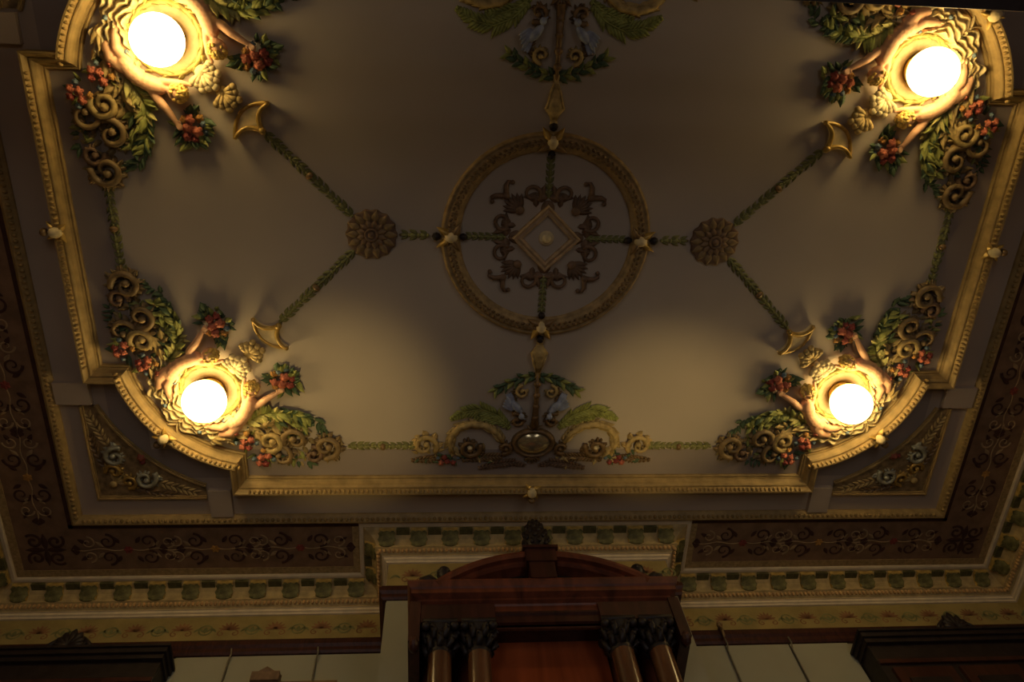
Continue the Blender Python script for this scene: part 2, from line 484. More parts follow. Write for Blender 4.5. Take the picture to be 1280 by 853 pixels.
def arabesque(plo, x0, x1, cross0, cross1, vert, flips):
    # pattern runs along x (or along y if vert); band between cross0 and cross1
    dk = MB(); tn = MB(); od = MB(); rd = MB()
    mid = (cross0 + cross1)/2; hw = (cross1 - cross0)/2
    L = x1 - x0; n = max(1, round(L/0.142)); st = L/n
    def M(p): return (p[1], p[0]) if vert else p
    for k in range(n):
        xc = x0 + st*(k+0.5)
        for sx in (-1, 1):
            for sy in (-1, 1):
                sp = spiral_pts((xc + sx*0.030, mid + sy*0.015), 0.0135, -sy*sx*PI/2, 1.3, sx*sy)
                ribbon(dk, [M(p) for p in sp], [0.0022*(1-0.6*i/26) for i in range(27)])
                sp = spiral_pts((xc + sx*0.058, mid - sy*0.013), 0.011, sy*sx*PI/2, 1.2, -sx*sy)
                ribbon(tn, [M(p) for p in sp], [0.0018*(1-0.6*i/26) for i in range(27)])
                for j in range(3):
                    px = xc + sx*(0.012 + 0.024*j); py = mid + sy*(0.006 + 0.006*((j+1) % 2))
                    a = math.atan2(sy*0.8, sx*(0.5 + 0.4*j))
                    pts = [(px + math.cos(a)*0.014*t/5, py + math.sin(a)*0.014*t/5) for t in range(6)]
                    ribbon(dk if j != 1 else tn, [M(p) for p in pts], [0.0006, .0026, .0034, .003, .0018, 0.0003])
            pts = [(xc + sx*(0.006 + 0.075*t/10), mid + 0.002*math.sin(t)) for t in range(11)]
            ribbon(tn, [M(p) for p in pts], 0.0011)
            pts = [(xc + sx*(0.070 + 0.014*t/6), mid) for t in range(7)]
            ribbon(dk, [M(p) for p in pts], [.001, .005, .008, .0095, .008, .004, .0005])
        q = od if k % 2 else rd
        for j in range(6):
            a = j*PI/3
            pts = [(xc + math.cos(a)*0.007*t/4, mid + math.sin(a)*0.007*t/4) for t in range(5)]
            ribbon(q, [M(p) for p in pts], [.0008, .002, .0028, .0024, .0008], -0.0028)
    for mb_, m_ in ((dk, 'stencil_dark'), (tn, 'stencil_tan'), (od, 'orange'), (rd, 'rose_dark')):
        if mb_.v:
            o = obj('stencil', mb_, m_, plo, smooth=False); o['kind'] = 'stuff'
arabesque(pl_fl, -bx0+0.010, -bbx-0.026, by0+0.010, by1-0.018, False, 0)
arabesque(pl_fr, bbx+0.026, bx0-0.010, by0+0.010, by1-0.018, False, 0)
arabesque(pl_l, -by0+.010, by0-.010, -bx1+0.018, -bx0-0.010, True, 0)
arabesque(pl_r, -by0+.010, by0-.010, bx0+0.010, bx1-0.018, True, 0)
for s_, par in ((-1, pl_l), (1, pl_r)):       # corner motif
    q = MB(); c = (s_*(bx0+bx1-0.01)/2, (by0+by1-0.01)/2)
    for j in range(4):
        a = j*PI/2 + PI/4
        ribbon(q, spiral_pts((c[0] + 0.022*math.cos(a), c[1] + 0.022*math.sin(a)), 0.013, a, 1.3, 1), 0.0022)
        pts = [(c[0] + math.cos(a+PI/4)*0.03*t/6, c[1] + math.sin(a+PI/4)*0.03*t/6) for t in range(7)]
        ribbon(q, pts, [.001, .003, .0045, .005, .004, .002, .0004])
    o = obj('stencil', q, 'stencil_dark', par, smooth=False); o['kind'] = 'stuff'

# trim_4: cornice — fillet, bracketed cove, bead row, lower fillet
trim4 = thing('trim_4', None, None); trim4['kind'] = 'structure'
PF = [(-FO-.0035, 0), (-FO-.0035, .0045), (-FO-.0015, .0058), (-FO+.0028, .0058), (-FO+.0035, .004), (-FO+.0035, 0)]
PCV = [(-FO+.003, 0), (-FO+.003, .004), (-.0385, .0070), (-.0310, .0090), (-.0250, .0140), (-.0215, .0205), (-.0205, .0245)]
PBD = [(-.0205, .0245), (-.0225, .0250), (-.0225, .0275), (-.0190, .0285), (-.0150, .0330), (-.0120, .0350), (-.0120, .0362)]
PLF = [(-.0120, .0362), (-.0095, .0365), (-.0085, .0395), (-.0060, .0405), (-.0045, .0425), (0, .0425)]
# acanthus bracket shared mesh: local x along the wall, y towards the room
def bracket_meshes():
    q = MB(); hw = 0.0118; rows = []
    side = [(-.0040, -.0060), (.0000, -.0062), (.0060, -.0078), (.0120, -.0105), (.0165, -.0150), (.0195, -.0215), (.0190, -.0245), (.0240, -.0262)]
    side = [(.0405, -.0065), (.0400, -.0110), (.0365, -.0128), (.0320, -.0140), (.0285, -.0180), (.0262, -.0230), (.0230, -.0245), (.0205, -.0225)]
    top = [(.0405, -.0035), (.0380, -.0040), (.0340, -.0045), (.0300, -.0060), (.0250, -.0100), (.0225, -.0150), (.0212, -.0180), (.0205, -.0200)]
    for x in (-hw, hw): rows.append(x)
    n = len(side)
    vs = [(x, y, z) for x in rows for y, z in side] + [(x, y, z) for x in rows for y, z in top]
    fs = []
    for j in range(n-1):
        fs.append((j, j+1, n+j+1, n+j))
        fs.append((j, 2*n+j, 2*n+j+1, j+1)); fs.append((n+j, n+j+1, 3*n+j+1, 3*n+j))
    fs.append((0, n, 3*n, 2*n)); fs.append((n-1, 3*n-1, 4*n-1, 2*n-1))
    q.add(vs, fs)
    lf = MB(); rws = []
    for j, (y, z) in enumerate(side[1:]):
        t = j/(n-2); wv = hw*(0.45 + 0.75*math.sin(PI*(0.25 + 0.62*t)))*(0.82 + 0.18*(j % 2))
        rws.append([(-wv, y, z - .0004), (-wv*.5, y - .0006, z - .0024), (0, y + .0006, z - .0014), (wv*.5, y - .0006, z - .0024), (wv, y, z - .0004)])
    lf.strips(rws)
    lf.ell((0, side[-2][0], side[-2][1]-.001), (hw*.85, .0028, .0026), None, 8, 5)
    return q.mesh('bracket', False), lf.mesh('bracket_leaf')
br_me, bl_me = bracket_meshes()
cf = MB(); cf.box(-.0100, .0100, .026, .041, -.0098, -.004); cof_me = cf.mesh('coffer', False)
for me, mn in ((br_me, 'bracket'), (bl_me, 'bracket_leaf'), (cof_me, 'coffer')): me.materials.append(MATS[mn])
STEP = 0.0490
for i in range(len(wallp)):
    if i == len(wallp)-1: pass
    a = Vector(wallp[i]); c = Vector(wallp[(i+1) % len(wallp)])
    j = (i+1) % len(wallp)
    q = MB(); sweep_seg(q, wallp, wo_, i, i+1, PF); fo = obj('cornice_fillet', q, 'fillet', trim4, smooth=False)
    q = MB(); sweep_seg(q, wallp, wo_, i, i+1, PCV, caps=False); cv = obj('cornice_cove', q, 'cornice_ground', trim4, smooth=False)
    q = MB(); sweep_seg(q, wallp, wo_, i, i+1, PBD, caps=False); bd = obj('cornice_bed', q, 'cornice_ground', trim4, smooth=False)
    q = MB(); sweep_seg(q, wallp, wo_, i, i+1, PLF, caps=False); obj('cornice_fillet', q, 'fillet', trim4, smooth=False)
    # inner (room side) line limits
    ia = a - wo_[i]*0.018; ic = c - wo_[j]*0.018
    q = MB(); d = (ic-ia); Ln = d.length; ang = math.atan2(d.y, d.x); nb = int(Ln/0.0066)
    for k in range(nb):
        p = ia.lerp(ic, (k+0.5)/nb)
        q.ell((p.x, p.y, -.0315), (.0026, .0030, .0042), Matrix.Rotation(ang, 3, 'Z'), 6, 4)
    o = obj('egg_row', q, 'bead', bd); o['kind'] = 'stuff'
    # brackets
    ia = a - wo_[i]*0.030; ic = c - wo_[j]*0.030; d = ic-ia; Ln = d.length
    if i == len(wallp)-1: continue                 # nothing of the rear cornice shows
    nb = max(1, round(Ln/STEP)); ang = math.atan2(-d.y, -d.x)
    dn = d.normalized(); inn = Vector((dn.y, -dn.x))
    for k in range(nb):
        p = a + dn*((ia-a).dot(dn) + Ln*(k+0.5)/nb)
        bo = obj('bracket', br_me, 'bracket', trim4, (p.x, p.y, 0), (0, 0, ang), smooth=False)
        obj('leaf', bl_me, 'bracket_leaf', bo)
        if k < nb-1:
            p = a + dn*((ia-a).dot(dn) + Ln*(k+1.0)/nb)
            obj('coffer', cof_me, 'coffer', trim4, (p.x, p.y, 0), (0, 0, ang), smooth=False)

# frieze and picture rail on the walls
PFR = [(-.0015, .0420), (-.0015, .0955)]
trim5 = thing('trim_5', None, None); trim5['kind'] = 'structure'
PRL = [(0, .0945), (-.004, .0945), (-.0075, .0965), (-.0075, .1000), (-.0105, .1020), (-.0105, .1090), (-.0070, .1130), (-.0070, .1190), (-.0045, .1225), (0, .1225)]
trim6 = thing('trim_6', None, None); trim6['kind'] = 'structure'
for i in range(len(wallp)):
    q = MB(); sweep_seg(q, wallp, wo_, i, i+1, PFR, caps=False); fz = obj('frieze', q, 'frieze', trim5, smooth=False)
    q = MB(); sweep_seg(q, wallp, wo_, i, i+1, PRL); obj('rail', q, 'rail_wood', trim6, smooth=False)
    a = Vector(wallp[i]); c = Vector(wallp[(i+1) % len(wallp)]); d = c-a; Ln = d.length
    if i == len(wallp)-1 or Ln < 0.2: continue
    dn = d.normalized(); inn = Vector((dn.y, -dn.x))
    n = round(Ln/0.072); rd = MB(); gr = MB()
    def fp(s_, z_, o_=.0024):
        p = a + dn*s_ + inn*o_; return (p.x, p.y, z_)
    def frib(mb, pts, wd):
        rows = []
        for k in range(len(pts)):
            A = Vector(pts[max(0, k-1)]); B = Vector(pts[min(len(pts)-1, k+1)]); t = (B-A).normalized() if (B-A).length else Vector((1, 0))
            nn = Vector((-t.y, t.x)); wv = wd[k] if hasattr(wd, '__len__') else wd
            rows.append([fp(pts[k][0] - nn.x*wv, pts[k][1] - nn.y*wv), fp(pts[k][0] + nn.x*wv, pts[k][1] + nn.y*wv)])
        mb.strips(rows)
    for k in range(n):
        sc_ = Ln*(k+0.5)/n; zc = -.071
        for j in range(7):
            an = PI*(j+0.5)/7; pts = [(sc_ + math.cos(an)*0.016*t/5, zc + math.sin(an)*0.016*t/5) for t in range(6)]
            frib(rd, pts, [.0004, .0012, .0019, .0021, .0016, .0005])
        for sg in (-1, 1):
            frib(rd, spiral_pts((sc_ + sg*0.010, zc - .007), .006, PI/2, 1.1, -sg, 14), .0009)
            frib(gr, [(sc_ + sg*(0.018 + 0.014*t/6), zc - .004 + .006*math.sin(t*PI/6)) for t in range(7)], [.0005, .0015, .002, .0022, .002, .0013, .0004])
        frib(gr, spiral_pts((sc_ + 0.5*Ln/n, zc), .0095, 0, 1.0, 1, 16, 0.0), .0012)
        frib(gr, [(sc_ + 0.5*Ln/n, zc - .006 + .012*t/5) for t in range(6)], [.0005, .002, .003, .003, .002, .0005])
    o = obj('stencil', rd, 'frieze_red', fz, smooth=False); o['kind'] = 'stuff'
    o = obj('stencil', gr, 'frieze_green', fz, smooth=False); o['kind'] = 'stuff'

# ================================================================== CEILING ORNAMENTS
# ---- shared small meshes
def blade_mesh(name, L, W, H, material, tilt=0.15, lobes=0, curl=0.0):
    q = MB(); q.blade((0, 0, 0), 0, L, W, H, tilt, lobes, 7, curl); me = q.mesh(name); me.materials.append(MATS[material]); return me
LEAF = {}
for nm in ('leaf_green', 'leaf_dark', 'leaf_pale', 'leaf_ochre', 'leaf_umber'):
    LEAF[nm] = [blade_mesh('leaf', 0.020, 0.0105, 0.0036, nm, 0.22, 2.5, 0.15), blade_mesh('leaf', 0.020, 0.0085, 0.0034, nm, 0.30, 0, -0.2)]
def flower_mesh(name, r, material, pet=5, rings=3):
    q = MB()
    for k in range(rings):
        rr = r*(1 - 0.30*k)
        for j in range(pet):
            a = 2*PI*(j + 0.5*(k % 2))/pet
            R = Matrix.Rotation(a, 3, 'Z') @ Matrix.Rotation(-0.5 - 0.25*k, 3, 'Y')
            c = Vector((rr*0.52*math.cos(a), rr*0.52*math.sin(a), -r*(0.28 + 0.24*k)))
            q.ell(c, (rr*0.50, rr*0.42, rr*0.20), R, 7, 5)
    q.ell((0, 0, -r*0.75), r*0.26, None, 6, 4)
    me = q.mesh(name); me.materials.append(MATS[material]); return me
FL = dict(rose=flower_mesh('rose', .0078, 'rose'), rose_dark=flower_mesh('rose', .0072, 'rose_dark'),
          orange=flower_mesh('flower', .0060, 'orange', 5, 2), blue=flower_mesh('flower', .0050, 'blue', 6, 2))
def husk_mesh(material):
    q = MB()
    q.blade((0, 0, -.0005), 0, .0135, .0070, .0048, 0.05, 0, 5)
    q.blade((.001, .0010, -.0005), 0.50, .0115, .0055, .0036, 0.02, 0, 5)
    q.blade((.001, -.0010, -.0005), -0.50, .0115, .0055, .0036, 0.02, 0, 5)
    q.ell((0, 0, -.0020), (.0022, .0030, .0026), None, 6, 4)
    me = q.mesh('husk'); me.materials.append(MATS[material]); return me
HUSK = husk_mesh('husk_green')
def garland(label, p, q, group, knot=True, step=.0098):
    p = Vector(p); q = Vector(q); d = q-p; L = d.length; a = math.atan2(d.y, d.x)
    g = thing('husk_garland', label, 'garland', (p.x, p.y, 0), a, group)
    n = max(2, int(L/step)); st = L/n
    for i in range(n):
        flip = knot and i >= n//2
        x = st*i if not flip else st*(i+1)
        obj('husk', HUSK, 'husk_green', g, (x, 0, 0), (0, 0, PI if flip else 0), 1.0 + 0.12*math.sin(i*1.7))
    rb = MB(); rb.tube([(0, 0, -.0012), (L*.5, 0, -.0018), (L, 0, -.0012)], .0016, 5); obj('cord', rb, 'bronze', g)
    if knot:
        k = MB(); xm = st*(n//2); k.ell((xm, 0, -.004), (.0042, .0058, .0044), None, 8, 5); obj('knot', k, 'bronze', g)
    return g

# ---- moulding bosses
def boss(parent_label, loc, rz, group, material='cream', sc=1.0):
    g = thing('leaf_boss', parent_label, 'boss', loc, rz, group)
    q = MB(); q.ell((0, 0, -.006), (.0070*sc, .0085*sc, .0080*sc), None, 10, 7); obj('ball', q, material, g)
    q = MB(); q.ell((0, .014*sc, -.004), (.0055*sc, .0050*sc, .0070*sc), None, 8, 6); obj('bud', q, 'bronze', g)
    for a in (PI*.25, PI*.75, PI*1.25, PI*1.75):
        lb = MB(); lb.blade((0, 0, -.001), 0, .0165*sc, .0085*sc, .006*sc, .05, 0, 6, .15); obj('leaf', lb, 'gold', g, (0, 0, 0), (0, 0, a))
    return g
bz1 = -0.0200
ro = 0.0165
boss('leaf and ball boss on the inner ceiling moulding above the overmantel pediment', (0, Y1+ro, bz1), 0, None)
boss('leaf and ball boss on the inner ceiling moulding of a side wall', (X1+ro, 0, bz1), -PI/2, 'bosses on the side mouldings')
boss('leaf and ball boss on the inner ceiling moulding of a side wall', (-X1-ro, 0, bz1), PI/2, 'bosses on the side mouldings')
k_ = (CR+0.0165)/math.sqrt(2)
for sx, sy in ((-1, 1), (1, 1), (-1, -1), (1, -1)):
    lab = 'leaf and ball boss on the rounded corner moulding ' + ('nearer the chimney breast' if sy > 0 else 'farther from the chimney breast')
    boss(lab, (sx*(CX+k_), sy*(CY+k_), bz1), math.atan2(sy, sx) - PI/2, 'bosses on the corner arcs ' + ('by the chimney' if sy > 0 else 'away from the chimney'))

# ---- central medallion
RM = 0.1256
med = thing('ceiling_medallion', 'large round plaster ring medallion with pale diamond frame at its centre', 'medallion')
q = MB(); q.lathe([(RM+.0125, 0), (RM+.0130, -.004), (RM+.0110, -.0075), (RM+.0085, -.0085), (RM+.0072, -.0068), (RM+.0062, -.0078), (RM, -.0092),
                   (RM-.0060, -.0076), (RM-.0072, -.0050), (RM-.0085, -.0052), (RM-.0105, -.0036), (RM-.0118, -.0028), (RM-.0120, 0)], 120)
obj('ring', q, 'ring_paint', med)
q = MB()
for i in range(104):
    a = 2*PI*i/104
    for rr, sz in ((RM+.0028, 1.0), (RM-.0028, 0.9)):
        aa = a + (PI/104 if rr < RM else 0)
        q.ell((rr*math.cos(aa), rr*math.sin(aa), -.0092), (.0022*sz, .0034*sz, .0022), Matrix.Rotation(aa + (0.5 if rr > RM else -0.5), 3, 'Z'), 6, 4)
o = obj('leaf_row', q, 'bronze', med); o['kind'] = 'stuff'
for k in range(4):
    a = k*PI/2
    bl = MB(); bl.ell((0, 0, -.010), (.0072, .0090, .0075), None, 10, 7)
    bo = obj('boss_ball', bl, 'cream' , med, (RM*math.cos(a), RM*math.sin(a), 0), (0, 0, a - PI/2))
    for aa in (0.75, PI-0.75, PI+0.75, -0.75):
        lb = MB(); lb.blade((0, 0, -.0095), aa, .0230, .0105, .0060, .0, 0, 6, .2 if math.cos(aa) > 0 else -.2); obj('boss_leaf', lb, 'gold' if math.sin(aa) > 0 else 'bronze', bo)
    lb = MB(); lb.ell((0, .019, -.006), (.0058, .0062, .0060), None, 8, 6); obj('boss_bud', lb, 'ebony', bo); lb = MB(); lb.ell((0, -.016, -.005), (.005, .0055, .0050), None, 8, 6); obj('boss_bud', lb, 'ebony', bo)
    # husks to the diamond
    n = 6
    for i in range(n):
        r_ = 0.055 + i*0.0085
        obj('husk', HUSK, 'husk_green', med, (r_*math.cos(a), r_*math.sin(a), 0), (0, 0, a), 0.85)
    # palmette, horns and straps on the diagonals
    d = a + PI/4
    pm = MB()
    for j in range(7):
        an = (j-3)*0.36; L_ = .026*(1 - 0.05*abs(j-3))
        pm.blade((0, 0, -.001), an*.8, L_, .0090, .0042, .02, 0, 6)
    pm.ell((0, 0, -.003), (.006, .0065, .0045), None, 8, 6)
    obj('palmette', pm, 'umber', med, (0.052*math.cos(d), 0.052*math.sin(d), 0), (0, 0, d))
    hn = MB()
    for sg in (-1, 1):
        hn.tube([(0.076, 0, -.003), (0.083, sg*.004, -.004), (0.088, sg*.009, -.004), (0.090, sg*.0145, -.003), (0.086, sg*.0185, -.002)], [.0030, .0034, .0032, .0026, .0015], 6)
        hn.ell((0.0855, sg*.0180, -.003), .0032, None, 7, 5)
    hn.ell((0.079, 0, -.0035), (.006, .005, .004), None, 8, 5)
    obj('horn', hn, 'umber', med, (0, 0, 0), (0, 0, d))
    br_ = MB()
    br_.blade((0.054, 0, -.0005), PI/2, .034, .014, .0045, .02, 2.5, 8); br_.blade((0.054, 0, -.0005), -PI/2, .034, .014, .0045, .02, 2.5, 8)
    br_.blade((0.050, 0, -.0005), PI*.86, .020, .010, .004, .02, 2.5, 6); br_.blade((0.050, 0, -.0005), -PI*.86, .020, .010, .004, .02, 2.5, 6)
    obj('side_acanthus', br_, 'umber', med, (0, 0, 0), (0, 0, a))
    for sg in (-1, 1):
        st = MB()
        pts = spiral_pts((0.057, sg*0.026), 0.0125, PI if sg > 0 else PI, 1.15, -sg, 18, .75)
        st.tube([(x, y, -.0030) for x, y in pts], [.0030*(1-.5*i/18) for i in range(19)], 6)
        st.blade((0.045, sg*0.030, -.001), sg*1.1, .020, .0085, .004, .02, 2.5, 6)
        st.blade((0.040, sg*0.018, -.001), sg*0.7, .020, .0085, .004, .02, 2.5, 6)
        obj('strap_scroll', st, 'umber', med, (0, 0, 0), (0, 0, d))
dm = [(0.0455, 0), (0, 0.0455), (-0.0455, 0), (0, -0.0455)]
dm = list(reversed(dm)); od_ = offsets(dm)
PD = [(0, 0), (0, .0075), (-.0012, .0090), (-.0028, .0086), (-.0040, .0070), (-.0070, .0082), (-.0098, .0070), (-.0102, .0030)]
for k in range(4):
    q = MB(); sweep_seg(q, dm, od_, k, k+1, PD); obj('diamond_rail', q, 'diamond_paint', med, smooth=False)
q = MB(); q.prism([(x*.84, y*.84) for x, y in dm], 0, -.0032); obj('diamond_panel', q, 'ceiling', med, smooth=False)
q = MB(); q.lathe([(0.0105, -.003), (.0100, -.0045), (.0078, -.0052), (.0068, -.0048), (.0055, -.0075), (.003, -.0088), (.0003, -.0092)], 20); obj('knob', q, 'cream', med)

# ---- rosettes
ros = None
for sx in (-1, 1):
    lab = 'round many-petalled brown rosette between the medallion ring and the diagonal garlands'
    if ros is None:
        ros = thing('ceiling_rosette', lab, 'rosette', (sx*0.2285, 0, 0), 0, 'pair of petalled rosettes')
        q = MB(); q.lathe([(.0325, 0), (.0325, -.0030), (.0310, -.0042), (.0260, -.0040), (.0200, -.0036), (.0003, -.0036)], 84, (0, 0, 0), 14, .035); obj('disc', q, 'umber', ros)
        pm1 = MB(); pm1.blade((0.0165, 0, -.0030), 0, .0170, .0130, .0034, .04, 0, 7); pm1 = pm1.mesh('petal'); pm1.materials.append(MATS['ring_paint'])
        pm2 = MB(); pm2.blade((0.0075, 0, -.0040), 0, .0130, .0088, .0032, .08, 0, 7); pm2 = pm2.mesh('petal'); pm2.materials.append(MATS['rosette_inner'])
        for j in range(14): obj('petal', pm1, None, ros, (0, 0, 0), (0, 0, 2*PI*j/14))
        for j in range(12): obj('petal', pm2, None, ros, (0, 0, 0), (0, 0, 2*PI*(j+.5)/12))
        q = MB(); q.lathe([(.0085, -.0030), (.0095, -.0060), (.0085, -.0085), (.0065, -.0085), (.0055, -.0060), (.0045, -.0080), (.002, -.0095), (.0002, -.0097)], 24); obj('button', q, 'umber', ros)
    else: copy_tree(ros, (sx*0.2285, 0, 0), PI)

# ---- garlands
for sx in (-1, 1):
    garland('short husk garland joining the medallion ring to the petalled rosette', (sx*(RM+.030), 0), (sx*(0.2285-.036), 0), 'short garlands beside the medallion', knot=False)
    garland('upright husk garland along the side border between two corner scrolls', (sx*0.5505, -0.070), (sx*0.5505, 0.070), 'garlands along the side borders')
    for sy in (-1, 1):
        d = Vector((0.3568-0.2285, 0.1275)).normalized()
        p0 = Vector((0.2285, 0)) + d*0.034; p1 = Vector((0.3568, 0.1275)) - d*0.004
        where = 'nearer the chimney breast' if sy > 0 else 'farther from the chimney breast'
        garland('diagonal husk garland from rosette to crescent ' + where, (sx*p0.x, sy*p0.y), (sx*p1.x, sy*p1.y), 'diagonal garlands ' + where)
        garland('straight husk garland along the border of the ' + ('chimney' if sy > 0 else 'window') + ' side, beside the bird ornament', (sx*0.270, sy*0.3205), (sx*0.172, sy*0.3205), 'garlands along the border ' + where, knot=True)

# ---- crescents
GX, GY = 0.456, 0.229
cres = None
def crescent(label, loc, rz, group):
    g = thing('crescent_ornament', label, 'crescent', loc, rz, group)
    # local +x points to the ceiling centre; origin at the globe
    tip = 0.0305; so = 0.123
    outer = [(0.1106 + 0.0157*(abs(t)/tip)**2.0, t) for t in [tip*(-1 + 2*i/20) for i in range(21)]]
    def scallop(sg):
        # concave arc from tip to knob
        pts = []
        for i in range(13):
            u = i/12; x = (1-u)*(1-u)*0.1263 + 2*u*(1-u)*0.1196 + u*u*0.1420; y = (1-u)*(1-u)*tip + 2*u*(1-u)*0.0085 + 0
            pts.append((x, sg*y))
        return pts
    a = scallop(1); c = scallop(-1)
    outline = outer + a[1:] + list(reversed(c))[1:-1]
    q = MB(); q.prism(outline, 0.001, -.0062, 0.0); obj('panel', q, 'cream', g, smooth=False)
    q = MB()
    q.tube([(x, y, -.0055 - .0035*(abs(y)/tip)**3) for x, y in outer], .0026, 7); obj('outer_rim', q, 'gold', g)
    for sc_ in (a, c):
        q = MB(); q.tube([(x, y, -.0085 - .0045*(1-i/12.)**2) for i, (x, y) in enumerate(sc_)], [.0022 + .0012*i/12 for i in range(13)], 7); obj('inner_rim', q, 'gold', g)
    q = MB(); q.ell((0.1425, 0, -.0095), (.0050, .0044, .0052), None, 9, 6); obj('knob', q, 'gold', g)
    return g
corner_info = []
for sx, sy in ((-1, 1), (1, 1), (-1, -1), (1, -1)):
    where = 'nearer the chimney breast' if sy > 0 else 'farther from the chimney breast'
    loc = (sx*GX, sy*GY, 0); rz = math.atan2(-sy, -sx); corner_info.append((loc, rz, where))
    lab = 'gilt crescent with two hollow scallops at the garland end ' + where
    if cres is None: cres = crescent(lab, loc, rz, 'crescents ' + where)
    else: copy_tree(cres, loc, rz, lab, 'crescents ' + where)

# ---- globe lamps
lamp = None
ZG, RG = -0.0360, 0.0290
for loc, rz, where in corner_info:
    lab = 'lit white glass globe lamp in the cherub wreath ' + where
    if lamp is None:
        lamp = thing('globe_lamp', lab, 'lamp', loc, rz, 'globe lamps ' + where)
        q = MB(); q.ell((0, 0, ZG), RG, None, 32, 20); obj('globe', q, 'opal_glass', lamp)
        q = MB(); q.lathe([(.0185, .001), (.0185, -.0040), (.0150, -.0055)] + [((RG+.0006)*math.sin(a), ZG + (RG+.0006)*math.cos(a)) for a in (.5, .62, .74, .85, .95)] + [((RG+.0016)*math.sin(.95), ZG + (RG+.0016)*math.cos(.95)), ((RG+.0016)*math.sin(.84), ZG + (RG+.0016)*math.cos(.84))], 32); obj('shading_fitter', q, 'brass', lamp)  # brass cap widened over the globe's top to shade the saucer
    else: copy_tree(lamp, loc, rz, lab, 'globe lamps ' + where)

# ---- corner reliefs -------------------------------------------------
def cherub_mesh():
    q = MB()
    def limb(pts, rad):
        # dense overlapping spheres give a smooth tapering volume
        for (p, r), (p2, r2) in zip(zip(pts[:-1], rad[:-1]), zip(pts[1:], rad[1:])):
            p = Vector(p); p2 = Vector(p2); n = max(2, int((p2-p).length/(min(r, r2)*0.45)))
            for i in range(n+1):
                t = i/n; q.ell(p.lerp(p2, t), r + (r2-r)*t, None, 8, 6)
    # trunk: hips, belly, chest
    limb([(-.015, .0545, -.0085), (-.002, .0560, -.0100), (.010, .0550, -.0105), (.022, .0505, -.0110), (.029, .0465, -.0110)], [.0104, .0108, .0102, .0112, .0096])
    limb([(.029, .0465, -.0110), (.036, .0420, -.0125)], [.0070, .0048])                         # neck
    q.ell((.0470, .0365, -.0140), (.0112, .0104, .0112), None, 14, 10)                            # head
    q.ell((.0475, .0405, -.0175), (.0062, .0055, .0058), None, 10, 8)                            # cheeks
    q.ell((.0492, .0452, -.0175), .0019, None, 8, 6)                                              # nose
    q.ell((.0448, .0445, -.0180), .0016, None, 8, 6); q.ell((.0530, .0420, -.0195), .0015, None, 8, 6)
    q.ell((.0405, .0350, -.0200), .0024, None, 8, 6)                                              # ear
    # reaching arm, upper arm thicker than forearm
    limb([(.026, .0560, -.0105), (.036, .0590, -.0120), (.0475, .0600, -.0130)], [.0064, .0056, .0050])
    limb([(.0475, .0600, -.0130), (.058, .0625, -.0125), (.0655, .0645, -.0120)], [.0050, .0043, .0032])
    q.ell((.0685, .0655, -.0120), (.0038, .0030, .0024), None, 8, 6)                              # palm
    for k, (dx, dy) in enumerate(((.0052, -.0024), (.0066, -.0004), (.0066, .0018), (.0052, .0036))):
        limb([(.0690, .0650 + .0011*(k-1), -.0125), (.0690 + dx, .0650 + dy, -.0150), (.0690 + dx*1.25, .0650 + dy*1.1, -.0125)], [.0012, .0011, .0009])
    limb([(.0670, .0632, -.0125), (.0690, .0608, -.0145), (.0712, .0606, -.0140)], [.0013, .0012, .0010])   # thumb
    # other arm holds the shell
    limb([(.026, .0415, -.0110), (.0330, .0340, -.0130)], [.0054, .0046])
    limb([(.0330, .0340, -.0130), (.0430, .0245, -.0130), (.0490, .0205, -.0120)], [.0044, .0036, .0027])
    q.ell((.0515, .0190, -.0120), (.0032, .0030, .0024), None, 8, 6)
    # legs folded along the wreath
    limb([(-.014, .0590, -.0085), (-.028, .0610, -.0095), (-.040, .0540, -.0085)], [.0094, .0078, .0060])
    limb([(-.016, .0500, -.0090), (-.030, .0475, -.0110), (-.039, .0390, -.0100)], [.0082, .0068, .0056])
    limb([(-.039, .0390, -.0100), (-.047, .0285, -.0075)], [.0054, .0036])
    return q
ch = cherub_mesh()
CH_ME = {1: sculpt(ch, 'cherub', 0.00085, 4)}
ch2 = cherub_mesh().mirror(); CH_ME[-1] = sculpt(ch2, 'cherub', 0.00085, 4)
for k in (1, -1): CH_ME[k].materials.clear(); CH_ME[k].materials.append(MATS['skin'])
def hair_mb(sg):
    q = MB(); rnd = random.Random(3)
    for i in range(60):
        th = rnd.uniform(0, 2*PI); ph = rnd.uniform(0.0, 1.35)
        # cap centred on the back of the head (towards -t and the shell)
        d = Vector((0.45, -0.65, -0.60)).normalized(); x, y = frame_from(d)
        v = d*math.cos(ph) + (x*math.cos(th) + y*math.sin(th))*math.sin(ph)
        c = Vector((.0470, .0365, -.0140)) + Vector((v.x*.0113, v.y*.0105, v.z*.0113))
        q.ell(c, rnd.uniform(.0022, .0032), None, 7, 5)
    return q if sg > 0 else q.mirror()
def drapery_mb(sg):
    q = MB(); rows = []; nr, nf = 34, 80
    for i in range(nf+1):
        ph = math.radians(92 + 90*i/nf); row = []
        for j in range(nr+1):
            u = j/nr
            r_in = 0.043; r_out = 0.080 + 0.006*math.sin(ph*9) + 0.004*math.sin(ph*21 + 1)
            if ph > math.radians(150): r_out -= 0.004
            r = r_in + (r_out - r_in)*u
            fold = abs(math.sin(PI*(u*4.6 + 0.9*math.sin(ph*4.0) + 0.3*math.sin(ph*11))))
            d = 0.0025 + 0.0125*fold**1.2*(1-0.45*u) + 0.0016*math.sin(ph*26 + u*9)
            if j in (0, nr): d = -0.001
            row.append((r*math.cos(ph), r*math.sin(ph), -d))
        rows.append(row)
    q.strips(rows)
    return q if sg > 0 else q.mirror()
